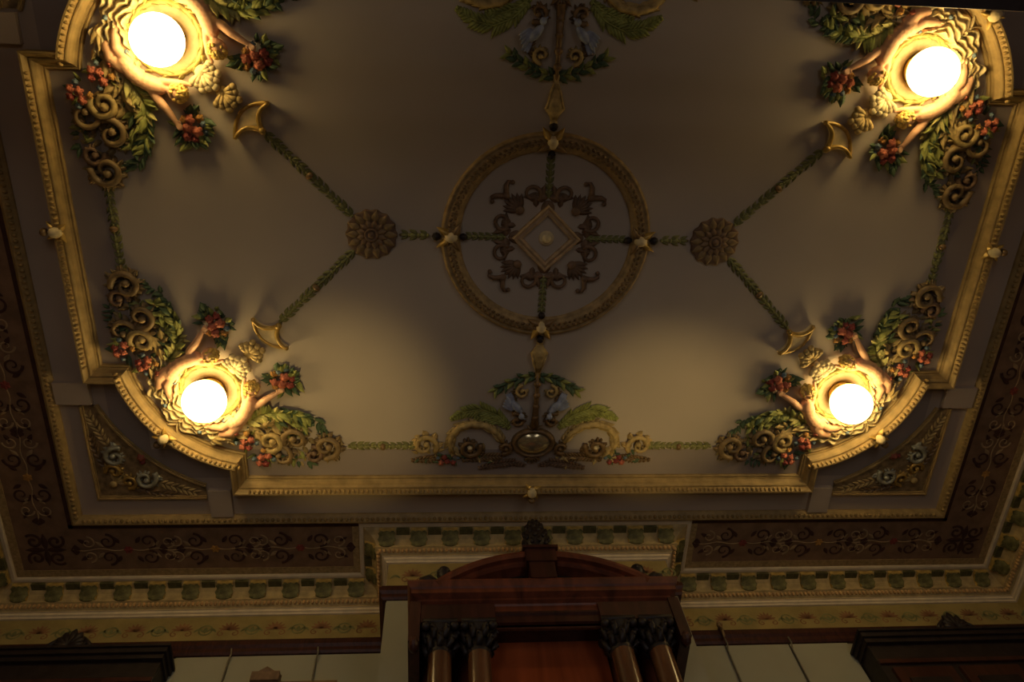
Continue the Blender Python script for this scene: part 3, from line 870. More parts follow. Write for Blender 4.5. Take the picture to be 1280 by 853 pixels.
def shell_mb(n, L, W, spread):
    q = MB()
    for j in range(n):
        a = (j-(n-1)/2)*spread/(n-1); Lj = L*(0.80 + 0.20*math.cos(a*1.6)) * (1.0 if j % 2 == 0 else 0.86)
        pts = [(Lj*t*math.cos(a), Lj*t*math.sin(a), -.003 - .008*math.sin(PI*t*.7)) for t in (0, .25, .5, .75, 1)]
        q.tube(pts, [W*.35, W*.6, W*.8, W, W*.6], 7)
        q.ell((Lj*math.cos(a), Lj*math.sin(a), -.0095), (W*1.25, W*1.25, W*1.1), None, 8, 6)
        q.ell((Lj*.68*math.cos(a), Lj*.68*math.sin(a), -.0110), (W*.9, W*.9, W*.7), None, 7, 5)
    q.ell((0, 0, -.004), (W*2.0, W*2.4, W*1.6), None, 10, 6)
    return q
def scroll_mb(c, r, a0, turns, hand, w_, lobes=6, mirror=False, z=-.004):
    q = MB(); pts = spiral_pts(c, r, a0, turns, hand, 30, .80)
    q.tube([(x, y, z - .003*math.sin(PI*i/30)) for i, (x, y) in enumerate(pts)], [w_*(1.0 - .55*i/30) for i in range(31)], 7)
    q.ell((pts[-1][0], pts[-1][1], z - .002), w_*1.15, None, 8, 6)
    for k in range(lobes*2):
        i = int(1 + k*22/(lobes*2)); x, y = pts[i]; x2, y2 = pts[i+1]
        a = math.atan2(y2-y, x2-x); kk = 1 - .035*k
        q.blade((x, y, z + .003), a - hand*(.80 if k % 2 else .45), r*.62*kk, r*.46, .0052, .06, 2.5, 7, -hand*.5)
        if k % 2 == 0: q.blade((x, y, z + .002), a + hand*.65, r*.46*kk, r*.36, .0050, .12, 0, 6, hand*.3)
    return q.mirror() if mirror else q

rel = thing('corner_relief', 'x', 'relief', corner_info[0][0], corner_info[0][1], 'x')
q = MB(); q.lathe([(.0385, .001), (.0385, -.0030), (.0340, -.0050), (.0250, -.0035), (.0205, -.0030), (.0205, .0005)], 40); obj('saucer', q, 'cream', rel)
q = MB()
for i in range(30):
    a = 2*PI*i/30
    q.blade((.0395*math.cos(a), .0395*math.sin(a), -.0010), a + PI/2 + (0.55 if i % 2 else -0.55), .0120, .0070, .0060, .08, 0, 5)
q.tube([(.0395*math.cos(2*PI*i/40), .0395*math.sin(2*PI*i/40), -.0030) for i in range(41)], .0030, 6, caps=False)
o = obj('wreath', q, 'leaf_pale', rel)
obj('shell', shell_mb(9, .0225, .0040, 3.0), 'cream', rel, (.0500, 0, -.001), (0, 0, 0))
obj('shell', shell_mb(7, .0215, .0038, 2.5), 'leaf_ochre', rel, (.0810, 0, -.0005), (0, 0, 0))
rnd = random.Random(11)
def put_leaf(kind, s, t, a, sc=1.0, z=0.0, tilt=0.0, nm=None):
    obj(nm or ('acanthus_leaf' if kind in ('leaf_ochre', 'leaf_umber') else 'leaf'), LEAF[kind][rnd.randrange(2)], None, rel, (s, t, z), (rnd.uniform(-.25, .25), tilt, a), (sc, sc*rnd.uniform(.9, 1.2), sc*rnd.uniform(1.0, 1.5)))
for sg in (1, -1):
    c = obj('cherub', CH_ME[sg], None, rel); 
    obj('hair', hair_mb(sg), 'hair', c)
    obj('drapery', drapery_mb(sg), 'cloth', rel)
    # blue and red sash ends at the hips
    for (s_, t_, nm, k) in ((-.020, .043, 'blue', .8), (-.0245, .0665, 'rose', .6), (-.058, .030, 'blue', .7)):
        obj('flower', FL[nm], None, rel, (s_, sg*t_, -.012), (0, 0, 0), k)
    # bunch held by the reaching hand
    for i, (nm, ds, dt, z) in enumerate((('rose', 0, 0, -.010), ('rose', .0105, -.004, -.009), ('rose_dark', .006, .009, -.009), ('rose', -.004, -.009, -.010), ('rose_dark', .015, .005, -.006),
                                         ('orange', -.009, -.004, -.010), ('orange', .002, -.017, -.006), ('blue', .010, -.015, -.007), ('blue', -.010, .006, -.006), ('blue', .018, -.010, -.004))):
        obj('rose' if 'rose' in nm else 'flower', FL[nm], None, rel, (.080 + ds, sg*(.060 + dt), z), (rnd.uniform(-.4, .4), rnd.uniform(-.4, .4), rnd.uniform(0, 6)), 1.0)
    for i in range(34):
        a = rnd.uniform(-2.5, 2.5); rr = rnd.uniform(.009, .020)
        put_leaf('leaf_dark' if i % 3 else 'leaf_green', .081 + rr*math.cos(a), sg*(.060 + rr*math.sin(a)), sg*a + rnd.uniform(-.6, .6), rnd.uniform(.50, .95), -.002, .25, 'rose_leaf')
    # rose clusters by the ends of the corner arc
    for (bs, bt) in ((-.027, .0835), (-.031, .118)):
        for i, (nm, ds, dt) in enumerate((('rose', 0, 0), ('rose', .009, .005), ('rose_dark', -.003, .011), ('orange', .012, -.006), ('blue', .010, .014), ('blue', -.009, -.006), ('rose', -.008, .004))):
            obj('rose' if 'rose' in nm else 'flower', FL[nm], None, rel, (bs + ds, sg*(bt + dt), -.011), (rnd.uniform(-.4, .4), rnd.uniform(-.4, .4), rnd.uniform(0, 6)), .82)
        for i in range(9):
            a = rnd.uniform(-3, 3); put_leaf('leaf_dark' if i % 2 else 'leaf_green', bs + .010*math.cos(a), sg*(bt + .010*math.sin(a)), sg*a, rnd.uniform(.5, .85), -.001, .2, 'rose_leaf')
    # big leaf spray behind the cherub
    stem = [(-.006, .068), (.012, .070), (.030, .078), (.048, .096), (.060, .122)]
    for (x, y, a) in along(stem, .0040):
        for sd in (-1, 1):
            k = 'leaf_green' if rnd.random() < .55 else ('leaf_pale' if x < .04 else 'leaf_dark')
            put_leaf(k, x, sg*y, sg*(a + sd*rnd.uniform(.35, 1.0)), rnd.uniform(.75, 1.15)*(1.0 if x < .045 else .8), -.001 - rnd.uniform(0, .004), .18)
    for (x, y, a) in along([(.006, .080), (.026, .094), (.040, .112), (.050, .132)], .0042):
        put_leaf('leaf_green' if rnd.random() < .6 else 'leaf_dark', x, sg*y, sg*(a + rnd.uniform(-.9, .9)), rnd.uniform(.7, 1.0), -.001, .15)
    for (x, y, a) in along([(-.014, .073), (.000, .084), (.014, .094)], .0040):
        put_leaf('leaf_ochre', x, sg*y, sg*(a + rnd.uniform(-.6, .9)), rnd.uniform(.9, 1.3), -.001, .12)
    # dark trailing leaves towards the end scroll and along the moulding
    for (x, y, a) in along([(.060, .118), (.066, .136), (.060, .158)], .0045):
        put_leaf('leaf_dark', x, sg*y, sg*(a + rnd.uniform(-1, 1)), rnd.uniform(.55, .8), 0, .1)
    for (x, y, a) in along([(-.026, .122), (-.014, .150), (.010, .178)], .0045):
        put_leaf('leaf_dark' if rnd.random() < .7 else 'leaf_ochre', x, sg*y, sg*(a + rnd.uniform(-1.2, 1.2)), rnd.uniform(.5, .8), 0, .1)
    for i in range(26):
        x = rnd.uniform(-.012, .040); y = rnd.uniform(.100, .160); put_leaf(('leaf_dark', 'leaf_green', 'leaf_umber', 'leaf_green')[i % 4], x, sg*y, rnd.uniform(0, 6.28), rnd.uniform(.5, .75), 0, .05)
    for (x, y, a0_, k) in ((.000, .092, .9, 1.5), (.006, .100, 1.5, 1.5), (.012, .086, .3, 1.5), (.020, .104, .8, 1.4), (.030, .112, .2, 1.3), (.016, .118, 1.9, 1.4), (-.012, .100, 2.2, 1.4), (-.018, .112, 1.7, 1.3),
                          (.004, .124, 2.6, 1.3), (.038, .130, .5, 1.3), (.034, .146, 1.2, 1.3), (.020, .150, 2.2, 1.2), (.040, .156, .9, 1.2), (.002, .148, 1.8, 1.2), (-.016, .132, 2.4, 1.2), (.028, .166, 1.9, 1.1), (.056, .164, .2, 1.0), (.060, .178, .9, .9), (.044, .190, 1.6, .9), (.030, .186, 2.3, .9)):
        put_leaf(('leaf_umber', 'leaf_green', 'leaf_umber', 'leaf_dark')[int(x*1000) % 4], x, sg*y, sg*(a0_ + rnd.uniform(-.3, .3)), k*.62, .001, .02)
    for i in range(10):
        a = i*.63; put_leaf('leaf_umber', .046 + .012*math.cos(a), sg*(.173 + .012*math.sin(a)), sg*a, rnd.uniform(.5, .75), 0, .1)
    # ochre leaves on the cloth edge
    for (x, y, a) in along([(-.026, .076), (-.046, .062), (-.064, .038)], .0055):
        put_leaf('leaf_ochre', x, sg*y, sg*(a + PI + rnd.uniform(-.7, .3)), rnd.uniform(.9, 1.3), -.001, .12)
    mir = sg < 0
    obj('scroll', scroll_mb((-.003, .110), .0175, PI*.9, 1.35, -1, .0052, 6, mir, -.007), 'leaf_ochre', rel)
    obj('scroll', scroll_mb((-.011, .137), .0200, -PI*.5, .95, 1, .0042, 5, mir, -.006), 'bronze_light', rel)
    obj('scroll', scroll_mb((.024, .133), .0185, PI*1.1, 1.15, 1, .0048, 6, mir, -.007), 'bronze_light', rel)
    obj('scroll', scroll_mb((.046, .172), .0200, PI*.8, 1.3, -1, .0050, 7, mir, -.007), 'bronze_light', rel)
    obj('scroll', scroll_mb((.023, .168), .0140, -PI*.3, 1.1, 1, .0040, 5, mir, -.006), 'umber', rel)
for i, (loc, rz, where) in enumerate(corner_info):
    lab = 'two plaster cherubs with roses and leaves around the globe lamp ' + where
    if i == 0: rel['label'] = lab; rel['group'] = 'corner cherub reliefs ' + where
    else: copy_tree(rel, loc, rz, lab, 'corner cherub reliefs ' + where)

# ---- spandrel panels outside the rounded corners
def spandrel(label, loc, rz, group):
    g = thing('spandrel_panel', label, 'ceiling panel', loc, rz, group)
    # local frame: +x to the ceiling centre. u, v wall axes -> s, t
    def ST(u, v): return (-(u+v)*.70710678, (u-v)*.70710678)
    c0 = 0.0925; R = 0.243; e = 0.181
    arcp = []
    a_end = math.asin((0.025 + c0/math.sqrt(2))/R)
    ku = -c0/math.sqrt(2)
    for i in range(21):
        a = a_end + (PI/2 - 2*a_end)*i/20; arcp.append(ST(ku + R*math.cos(a), ku + R*math.sin(a)))
    pA = ST(e, arcp and (ku + R*math.sin(a_end))); pB = ST(ku + R*math.cos(PI/2-a_end), e); pC = ST(e, e)
    outline = [pC, pA] + arcp + [pB]
    q = MB(); q.prism(outline, 0.0005, -.0022); obj('ground', q, 'spandrel_ground', g, smooth=False)
    PS = [(0, 0), (0, .0050), (.0012, .0062), (.0030, .0058), (.0036, .0040), (.0052, .0044), (.0058, .002)]
    # orientation: choose the inward side by testing the centroid
    cx_ = sum(p[0] for p in outline)/len(outline); cy_ = sum(p[1] for p in outline)/len(outline)
    def rail(pts, nm):
        of = offsets(pts, closed=False); mid = len(pts)//2
        p = Vector(pts[mid]); sd = 1 if (Vector((cx_, cy_)) - p).dot(of[mid]) > 0 else -1
        q = MB(); sweep_seg(q, pts, of, 0, len(pts)-1, PS, sd); obj(nm, q, 'moulding', g, smooth=False)
    rail([pC, pA], 'frame_rail'); rail([pC, pB], 'frame_rail'); rail(arcp, 'frame_arc')
    obj('rose', FL['rose'], None, g, (-.1535, 0, -.004), (0, 0, 0), .9); obj('rose', FL['rose_dark'], None, g, (-.1590, .006, -.003), (0, 0, 0), .7)
    for sg in (1, -1):
        obj('scroll', scroll_mb((-.178, .026), .0160, 0.2, 1.25, 1, .0040, 6, sg < 0), 'silver', g)
        obj('scroll', scroll_mb((-.1985, .0125), .0125, PI*.8, 1.1, -1, .0034, 5, sg < 0), 'gold', g)
        q = MB()
        for (x, y, a) in along([(-.172, .045), (-.160, .070), (-.150, .093)], .008):
            for sd in (-1, 1): q.blade((x, y, -.0015), a + sd*.6, .014, .006, .003, .05, 0, 5)
        if sg < 0: q.mirror()
        obj('leaf_spray', q, 'leaf_ochre', g)
        q = MB()
        for (x, y, a) in along([(-.205, .022), (-.190, .052), (-.172, .075)], .009):
            q.blade((x, y, -.0015), a + .5, .014, .006, .003, .05, 0, 5); q.blade((x, y, -.0015), a - .5, .014, .006, .003, .05, 0, 5)
        if sg < 0: q.mirror()
        obj('leaf_spray', q, 'bronze', g)
    q = MB()
    for j in range(5): q.blade((-.2150, 0, -.0015), (j-2)*.5, .022, .007, .004, .05, 0, 6)
    q.ell((-.2180, 0, -.004), (.006, .006, .004), None, 8, 5); obj('palmette', q, 'leaf_ochre', g)
    return g
spn = None
for loc, rz, where in corner_info:
    lab = 'three-sided carved scroll panel outside the rounded corner moulding ' + where
    if spn is None: spn = spandrel(lab, loc, rz, 'spandrel panels ' + where)
    else: copy_tree(spn, loc, rz, lab, 'spandrel panels ' + where)

# ---- bird ornaments on the long axis
def bird_mesh(sg):
    q = MB()
    Rz = Matrix.Rotation(-0.9, 3, 'Z')
    q.ell((-.028, .252-.314, -.007), (.0125, .0058, .0058), Matrix.Rotation(0.85, 3, 'Z'), 12, 8)     # body
    q.ell((-.0205, .266-.314, -.010), (.0046, .0046, .0048), None, 10, 8)                              # head
    q.ell((-.0165, .2695-.314, -.010), (.0028, .0014, .0014), Matrix.Rotation(0.6, 3, 'Z'), 8, 6)      # beak
    for k in range(4):                                                                                  # raised wing
        q.ell((-.0380 - .0012*k, .2440-.314 + .003*k, -.0085), (.0125 - .001*k, .0024, .0022), Matrix.Rotation(-2.1 - .17*k, 3, 'Z'), 8, 6)
    for k in range(3):                                                                                  # tail
        q.ell((-.0385 + .002*k, .2380-.314 - .0005*k, -.0050), (.0100, .0020, .0018), Matrix.Rotation(.75 + .22*k, 3, 'Z'), 8, 6)
    if sg > 0: q.v = [(-x, y, z) for x, y, z in q.v]; q.f = [tuple(reversed(f)) for f in q.f]
    me = sculpt(q, 'bird', 0.0007, 2); me.materials.clear(); me.materials.append(MATS['bird_blue']); return me
def flipx(q):
    q.v = [(-x, y, z) for x, y, z in q.v]; q.f = [tuple(reversed(f)) for f in q.f]; return q
def fern_mb(path, Lf, W, step=.0050):
    q = MB(); pts = along(path, step); n = len(pts)
    q.tube([(x, y, -.003) for x, y, a in pts], [.0015*(1-.6*i/n) for i in range(n)], 5)
    for i, (x, y, a) in enumerate(pts):
        k = math.sin(PI*(0.15 + .8*i/n))
        for sd in (-1, 1): q.blade((x, y, -.0015), a + sd*.75, Lf*k, W, .0030, .10, 0, 5)
    return q
car = thing('bird_ornament', 'x', 'relief', (0, 0.314, 0), 0)
Y0 = 0.314
q = MB(); q.lathe([(.0040, 0)], 6) if False else None
cup = MB()
cup.tube([(0, .150-Y0, -.004), (0, .158-Y0, -.005), (0, .166-Y0, -.006), (0, .172-Y0, -.006), (0, .184-Y0, -.005), (0, .196-Y0, -.004), (0, .206-Y0, -.0035)], [.0030, .0070, .0130, .0105, .0080, .0035, .0040], 10, .6)
for k in range(-2, 3): cup.tube([(k*.0050, .166-Y0, -.0095), (k*.0034, .180-Y0, -.0085), (k*.0014, .196-Y0, -.0060)], [.0018, .0016, .0010], 5)
cup.ell((0, .148-Y0, -.005), (.0052, .0060, .0045), None, 9, 6)
obj('cup', cup, 'leaf_ochre', car)
st = MB(); st.tube([(0, .200-Y0, -.004), (0, .225-Y0, -.006), (0, .250-Y0, -.006), (0, .285-Y0, -.005)], [.0022, .0030, .0040, .0060], 8)
for k in range(4): st.ell((0, .215 - Y0 + .018*k, -.007), (.0055, .0050, .0042), None, 8, 5)
obj('stem', st, 'bronze', car)
for sg in (-1, 1):
    F = (lambda m_: m_) if sg < 0 else flipx
    # canopy leaves
    cn = [(-.002, .204-Y0), (-.020, .207-Y0), (-.040, .216-Y0), (-.060, .228-Y0)]
    for k, (x, y, a) in enumerate(along(cn, .0085)):
        for sd in (-1, 1):
            lf = LEAF['leaf_dark' if k % 3 != 1 else 'leaf_green'][k % 2]
            aa = a + sd*.6 if sg < 0 else PI - (a + sd*.6)
            obj('canopy_leaf', lf, None, car, (x*(-sg) if sg > 0 else x, y, -.001), (0, .1, aa), .75)
    for nm, pth, Lf, W, mt in (('fern', [(-.038, .285-Y0), (-.055, .268-Y0), (-.078, .258-Y0), (-.100, .262-Y0), (-.122, .275-Y0)], .0180, .0058, 'leaf_green'),
                               ('fern', [(-.036, .290-Y0), (-.050, .280-Y0), (-.070, .272-Y0), (-.088, .272-Y0)], .0130, .0052, 'leaf_green'),
                               ('acanthus', [(-.030, .225-Y0), (-.036, .236-Y0), (-.030, .246-Y0)], .0090, .0045, 'bronze'),
                               ('acanthus', [(-.080, .359-Y0), (-.055, .352-Y0), (-.030, .348-Y0), (-.008, .355-Y0)], .0120, .0060, 'umber'),
                               ('acanthus', [(-.180, .345-Y0), (-.155, .343-Y0), (-.132, .338-Y0)], .0110, .0055, 'bronze'),
                               ('acanthus', [(-.105, .345-Y0), (-.080, .340-Y0), (-.050, .338-Y0), (-.035, .330-Y0)], .0120, .0055, 'bronze')):
        obj(nm, F(fern_mb(pth, Lf, W)), mt, car)
    obj('bird', bird_mesh(sg), None, car)
    def sc(c, r, a0, turns, hand, w_, lobes, mt):
        obj('scroll', F(scroll_mb((c[0], c[1]-Y0), r, a0, turns, hand, w_, lobes)), mt, car)
    for i in range(16):
        xx = -rnd.uniform(.030, .175); yy = rnd.uniform(.325, .350); lf = LEAF[('leaf_ochre', 'leaf_dark', 'leaf_ochre')[i % 3]][i % 2]
        obj('leaf', lf, None, car, (xx*(-sg), yy - Y0, 0), (0, .1, rnd.uniform(0, 6.28)), rnd.uniform(.5, .8))
    # long C scroll over a rosette, outer scroll, small ones beside the shield
    q = MB(); pts = [(-.045, .312), (-.055, .296), (-.072, .284), (-.092, .281), (-.110, .287), (-.121, .300), (-.124, .316), (-.118, .330)]
    fine = [(x, y-Y0) for x, y in pts]
    q.tube([(x, y, -.005) for x, y in fine], [.0030, .0040, .0048, .0052, .0050, .0044, .0036, .0026], 7)
    for (x, y, a) in along(fine, .0070): q.blade((x, y, -.002), a - .75, .0165, .0095, .0046, .10, 2.5, 6, .3); q.blade((x, y, -.001), a + .6, .0120, .0075, .0042, .08, 0, 6)
    obj('long_scroll', F(q), 'leaf_ochre', car)
    sc((-.094, .321), .0165, -PI*.1, 1.3, 1, .0042, 6, 'bronze')
    q = MB(); q.ell((-.094, .321-Y0, -.006), (.0042, .0042, .0040), None, 9, 6); obj('scroll_eye', F(q), 'cream', car)
    sc((-.160, .318), .0185, PI*.2, 1.25, -1, .0042, 7, 'leaf_ochre')
    sc((-.042, .322), .0105, PI*.6, 1.2, -1, .0034, 5, 'bronze')
    sc((-.026, .275), .0120, PI*1.3, 1.1, 1, .0032, 5, 'bronze')
    sc((-.020, .228), .0105, PI*1.5, 1.1, -1, .0028, 5, 'leaf_ochre')
    for k, (nm, dx, dy) in enumerate((('rose_dark', 0, 0), ('rose', .009, .002), ('rose_dark', -.009, .002), ('blue', .014, -.006), ('blue', -.016, -.006), ('rose_dark', .004, -.007))):
        obj('rose' if 'rose' in nm else 'flower', FL[nm], None, car, (sg*(.127 + dx), .346 - Y0 + dy, -.003), (0, 0, k), .72)
    for k in range(8):
        obj('leaf', LEAF['leaf_dark'][k % 2], None, car, (sg*(.110 + .008*k), .338 - Y0 + .004*(k % 3), -.001), (0, .1, k*1.3), .6)
q = MB(); q.lathe([(.0330, .000), (.0325, -.0050), (.0290, -.0090), (.0265, -.0075), (.0250, -.0050)], 40); q.v = [(x, y*.74, z) for x, y, z in q.v]
obj('shield_rim', q, 'bronze', car)
q = MB(); q.ell((0, 0, -.0015), (.0262, .0192, .0110), None, 28, 14); obj('shield', q, 'shield', car)
q = MB()
for j in range(5): q.blade((0, -.020, -.003), -PI/2 + (j-2)*.42, .0170, .0070, .0050, .1, 0, 6)
obj('shield_crest', q, 'bronze', car); q = MB()
for j in range(5): q.blade((0, .022, -.003), PI/2 + (j-2)*.5, .0150, .0065, .0045, .05, 0, 6)
obj('shield_crest', q, 'bronze', car)
car['label'] = 'relief with two blue birds, ferns and gilt oval shield, beside the chimney breast'
copy_tree(car, (0, -0.314, 0), PI, 'relief with two blue birds, ferns and oval shield, farthest from the chimney breast')

# ================================================================== OVERMANTEL
om = thing('overmantel', 'carved dark mahogany overmantel with arched pediment and paired columns on the chimney breast', 'overmantel', (0, YB - BT, ZF))
om_z = ZF
def ob(name, mb, material, parent=om, smooth=False):
    # meshes given in room coordinates relative to the overmantel foot
    mb.v = [(x, y - (YB - BT), z - om_z) for x, y, z in mb.v]
    return obj(name, mb, material, parent, smooth=smooth)
yf = 0.400; HWm = 0.174
# entablature, swept profile with returns (path runs clockwise seen from above so outward = left)
def ent(path_, prof, nm, material):
    of = offsets(path_, closed=False); q = MB()
    rows = []
    for p, o_ in zip(path_, of): rows.append([(p[0] + o_.x*a, p[1] + o_.y*a, z) for a, z in prof])
    q.strips(rows); return ob(nm, q, material)
base = [(0.152, YB-BT), (0.152, 0.424), (-0.152, 0.424), (-0.152, YB-BT)]
ent(base, [(0, -.262), (0, -.2560), (.004, -.2550), (.004, -.2440), (.007, -.2420), (.007, -.2390)], 'architrave', 'mahogany_dark')
ent(base, [(.004, -.2390), (.004, -.2270), (.006, -.2250)], 'entablature_frieze', 'mahogany')
ent(base, [(.006, -.2250), (.011, -.2230), (.011, -.2200), (.019, -.2170), (.019, -.2100), (.0215, -.2080), (.0235, -.2035), (.0245, -.2010), (.0245, -.1985), (0, -.1985), (-.08, -.1985)], 'cornice', 'mahogany')
q = MB(); q.box(-.150, .150, .428, YB-BT, -.236, -.199); ob('core', q, 'mahogany_dark')
# blocks over the column pairs
for sg in (-1, 1):
    q = MB(); a, c = sorted((sg*.066, sg*.158)); q.box(a, c, .414, .446, -.258, -.228); ob('entablature_block', q, 'mahogany_dark')
    q = MB(); a, c = sorted((sg*.1585, sg*.172)); q.box(a, c, .412, YB-BT, -.290, -.2235); q.ell((sg*.165, .418, -.290), (.0068, .010, .010), None, 10, 7)
    ob('end_bracket', q, 'mahogany_dark')
# soffit / lintel between the columns
q = MB(); q.box(-.066, .066, .424, .430, -.2590, -.2440); ob('lintel', q, 'column')
# central panel with frame
q = MB(); q.box(-.078, .078, .472, .490, -.62, -.20); ob('panel', q, 'mahogany_panel')
q = MB(); q.box(-.074, .074, .466, .474, -.318, -.308); ob('shelf_edge', q, 'mahogany')
q = MB(); q.box(-.160, .160, .488, YB-BT, -.66, -.199); ob('back_board', q, 'mahogany')
# columns
def column(x, y, parent):
    c = MB(); c.lathe([(.0150, -.62), (.0152, -.50), (.0148, -.40), (.0138, -.296)], 20, (x, y, 0)); cc = ob('column', c, 'column', smooth=True)
    k = MB(); k.lathe([(.0138, -.298), (.0155, -.295), (.0140, -.291), (.0150, -.279), (.0190, -.264), (.0205, -.261), (.0205, -.256)], 20, (x, y, 0))
    k.box(x-.021, x+.021, y-.021, y+.021, -.260, -.255)
    for row_, (zz, rr, n) in enumerate(((-.293, .0148, 8), (-.281, .0165, 8))):
        for j in range(n):
            a = 2*PI*(j + .5*row_)/n
            k.tube([(x + rr*math.cos(a), y + rr*math.sin(a), zz), (x + (rr+.003)*math.cos(a), y + (rr+.003)*math.sin(a), zz+.010), (x + (rr+.0075)*math.cos(a), y + (rr+.0075)*math.sin(a), zz+.015), (x + (rr+.0085)*math.cos(a), y + (rr+.0085)*math.sin(a), zz+.011)], [.0040, .0045, .0035, .0020], 6)
    for j in range(4):
        a = PI/4 + j*PI/2; k.ell((x + .0245*math.cos(a), y + .0245*math.sin(a), -.2645), .0058, None, 8, 6)
    k.v = [(px, py - (YB-BT), pz - om_z) for px, py, pz in k.v]
    kk = obj('capital', k, 'ebony', om, smooth=True)
    b_ = MB(); b_.lathe([(.0150, -.615), (.0195, -.622), (.0170, -.632), (.0210, -.640), (.0210, -.650)], 20, (x, y, 0)); ob('column_base', b_, 'mahogany_dark', smooth=True)
for x in (-.134, -.087, .087, .134): column(x, .432, om)
# segmental pediment
def arch(r_off, x): return None
xe = .132; zc0 = -.1985; rise = .049
Rr = (xe*xe + rise*rise)/(2*rise); zc_ = zc0 + rise - Rr
def apt(x, o=0.0):
    a = math.asin(x/Rr); return ((Rr + o)*math.sin(a), zc_ + (Rr + o)*math.cos(a))
for sg in (-1, 1):
    q = MB(); rows = []
    PA = [(.455, -.010), (.412, -.010), (.408, -.008), (.408, -.004), (.401, -.004), (.399, .001), (.399, .005), (.455, .005)]
    for i in range(17):
        x = sg*(.016 + (xe+.006-.016)*i/16); rows.append([(apt(x, o)[0], y, apt(x, o)[1]) for y, o in PA])
    q.strips(rows); q.cap_row(rows[0]); q.cap_row(list(reversed(rows[-1]))); ob('pediment_arch', q, 'mahogany')
q = MB(); n = 24
pts = [(xe*(-1 + 2*i/n)) for i in range(n+1)]
fr = [(apt(x, -.008)[0], .428, max(zc0, apt(x, -.008)[1])) for x in pts]; bk = [(x, .440, z) for x, y, z in fr]
q.strips([fr, [(x, .428, zc0) for x, y, z in fr]]); q.strips([bk, fr]); q.strips([[(x, .440, zc0) for x, y, z in fr], bk]); ob('tympanum', q, 'ebony')
q = MB()
for sg in (-1, 1):
    q.tube([(sg*x, .424, z) for x, z in ((.010, -.185), (.030, -.180), (.048, -.186), (.055, -.193), (.048, -.196))], [.004, .0045, .004, .003, .002], 6)
    q.tube([(sg*x, .424, z) for x, z in ((.055, -.190), (.075, -.188), (.090, -.194))], [.003, .0035, .002], 6)
q.ell((0, .422, -.180), (.012, .006, .012), None, 10, 8); ob('tympanum_carving', q, 'ebony', smooth=True)
# centre block and pinecone finial
q = MB(); q.box(-.0210, .0210, .396, .440, -.168, -.1440); q.box(-.0245, .0245, .393, .443, -.1440, -.1390); q.box(-.016, .016, .402, .436, -.1390, -.1350); q.box(-.017, .017, .398, .44, -.1985, -.168); pb = ob('pediment_block', q, 'mahogany_dark')
fin = MB(); fin.lathe([(.0070, -.136), (.0125, -.131), (.0090, -.126), (.0150, -.116), (.0185, -.104), (.0180, -.090), (.0140, -.075), (.0075, -.060), (.0003, -.050)], 18, (0, .419, 0))
for r_i in range(6):
    zz = -.114 + .0100*r_i; rr = (.0160, .0180, .0178, .0160, .0125, .0080)[r_i]
    for j in range(9):
        a = 2*PI*(j + .5*(r_i % 2))/9; fin.ell((rr*math.cos(a), .419 + rr*math.sin(a), zz), (.0034, .0034, .0052), None, 6, 5)
ob('pinecone_finial', fin, 'ebony', smooth=True)
for sg in (-1, 1):
    f_ = MB(); xq = sg*.130; yq = .412
    f_.lathe([(.0090, -.1985), (.0090, -.192), (.0050, -.189), (.0045, -.184), (.0085, -.178), (.0092, -.172), (.0070, -.166), (.0030, -.163), (.0003, -.161)], 14, (xq, yq, 0))
    for j in range(7):
        a = 2*PI*j/7; f_.ell((xq + .0075*math.cos(a), yq + .0075*math.sin(a), -.173), (.003, .003, .0045), None, 6, 4)
    ob('corner_finial', f_, 'ebony', smooth=True)
    a_ = MB()
    a_.tube([(sg*x, yq, z) for x, z in ((.140, -.193), (.150, -.184), (.158, -.187), (.160, -.194), (.168, -.1955))], [.006, .0065, .006, .005, .003], 7)
    a_.tube([(sg*x, yq, z) for x, z in ((.122, -.194), (.112, -.187), (.105, -.192))], [.005, .0055, .003], 7)
    ob('acroterion_scroll', a_, 'ebony', smooth=True)
# mantelshelf and jambs carry the overmantel down to the floor (below the picture)
q = MB(); q.box(-.185, .185, .385, YB-BT, -.690, -.650); ob('mantelshelf', q, 'mahogany')
for sg in (-1, 1):
    q = MB(); a, c = sorted((sg*.10, sg*.175)); q.box(a, c, .42, YB-BT, ZF, -.690); ob('jamb', q, 'mahogany_dark')
q = MB(); q.box(-.10, .10, .43, YB-BT, -1.05, -.690); ob('chimneypiece_header', q, 'mahogany_dark')

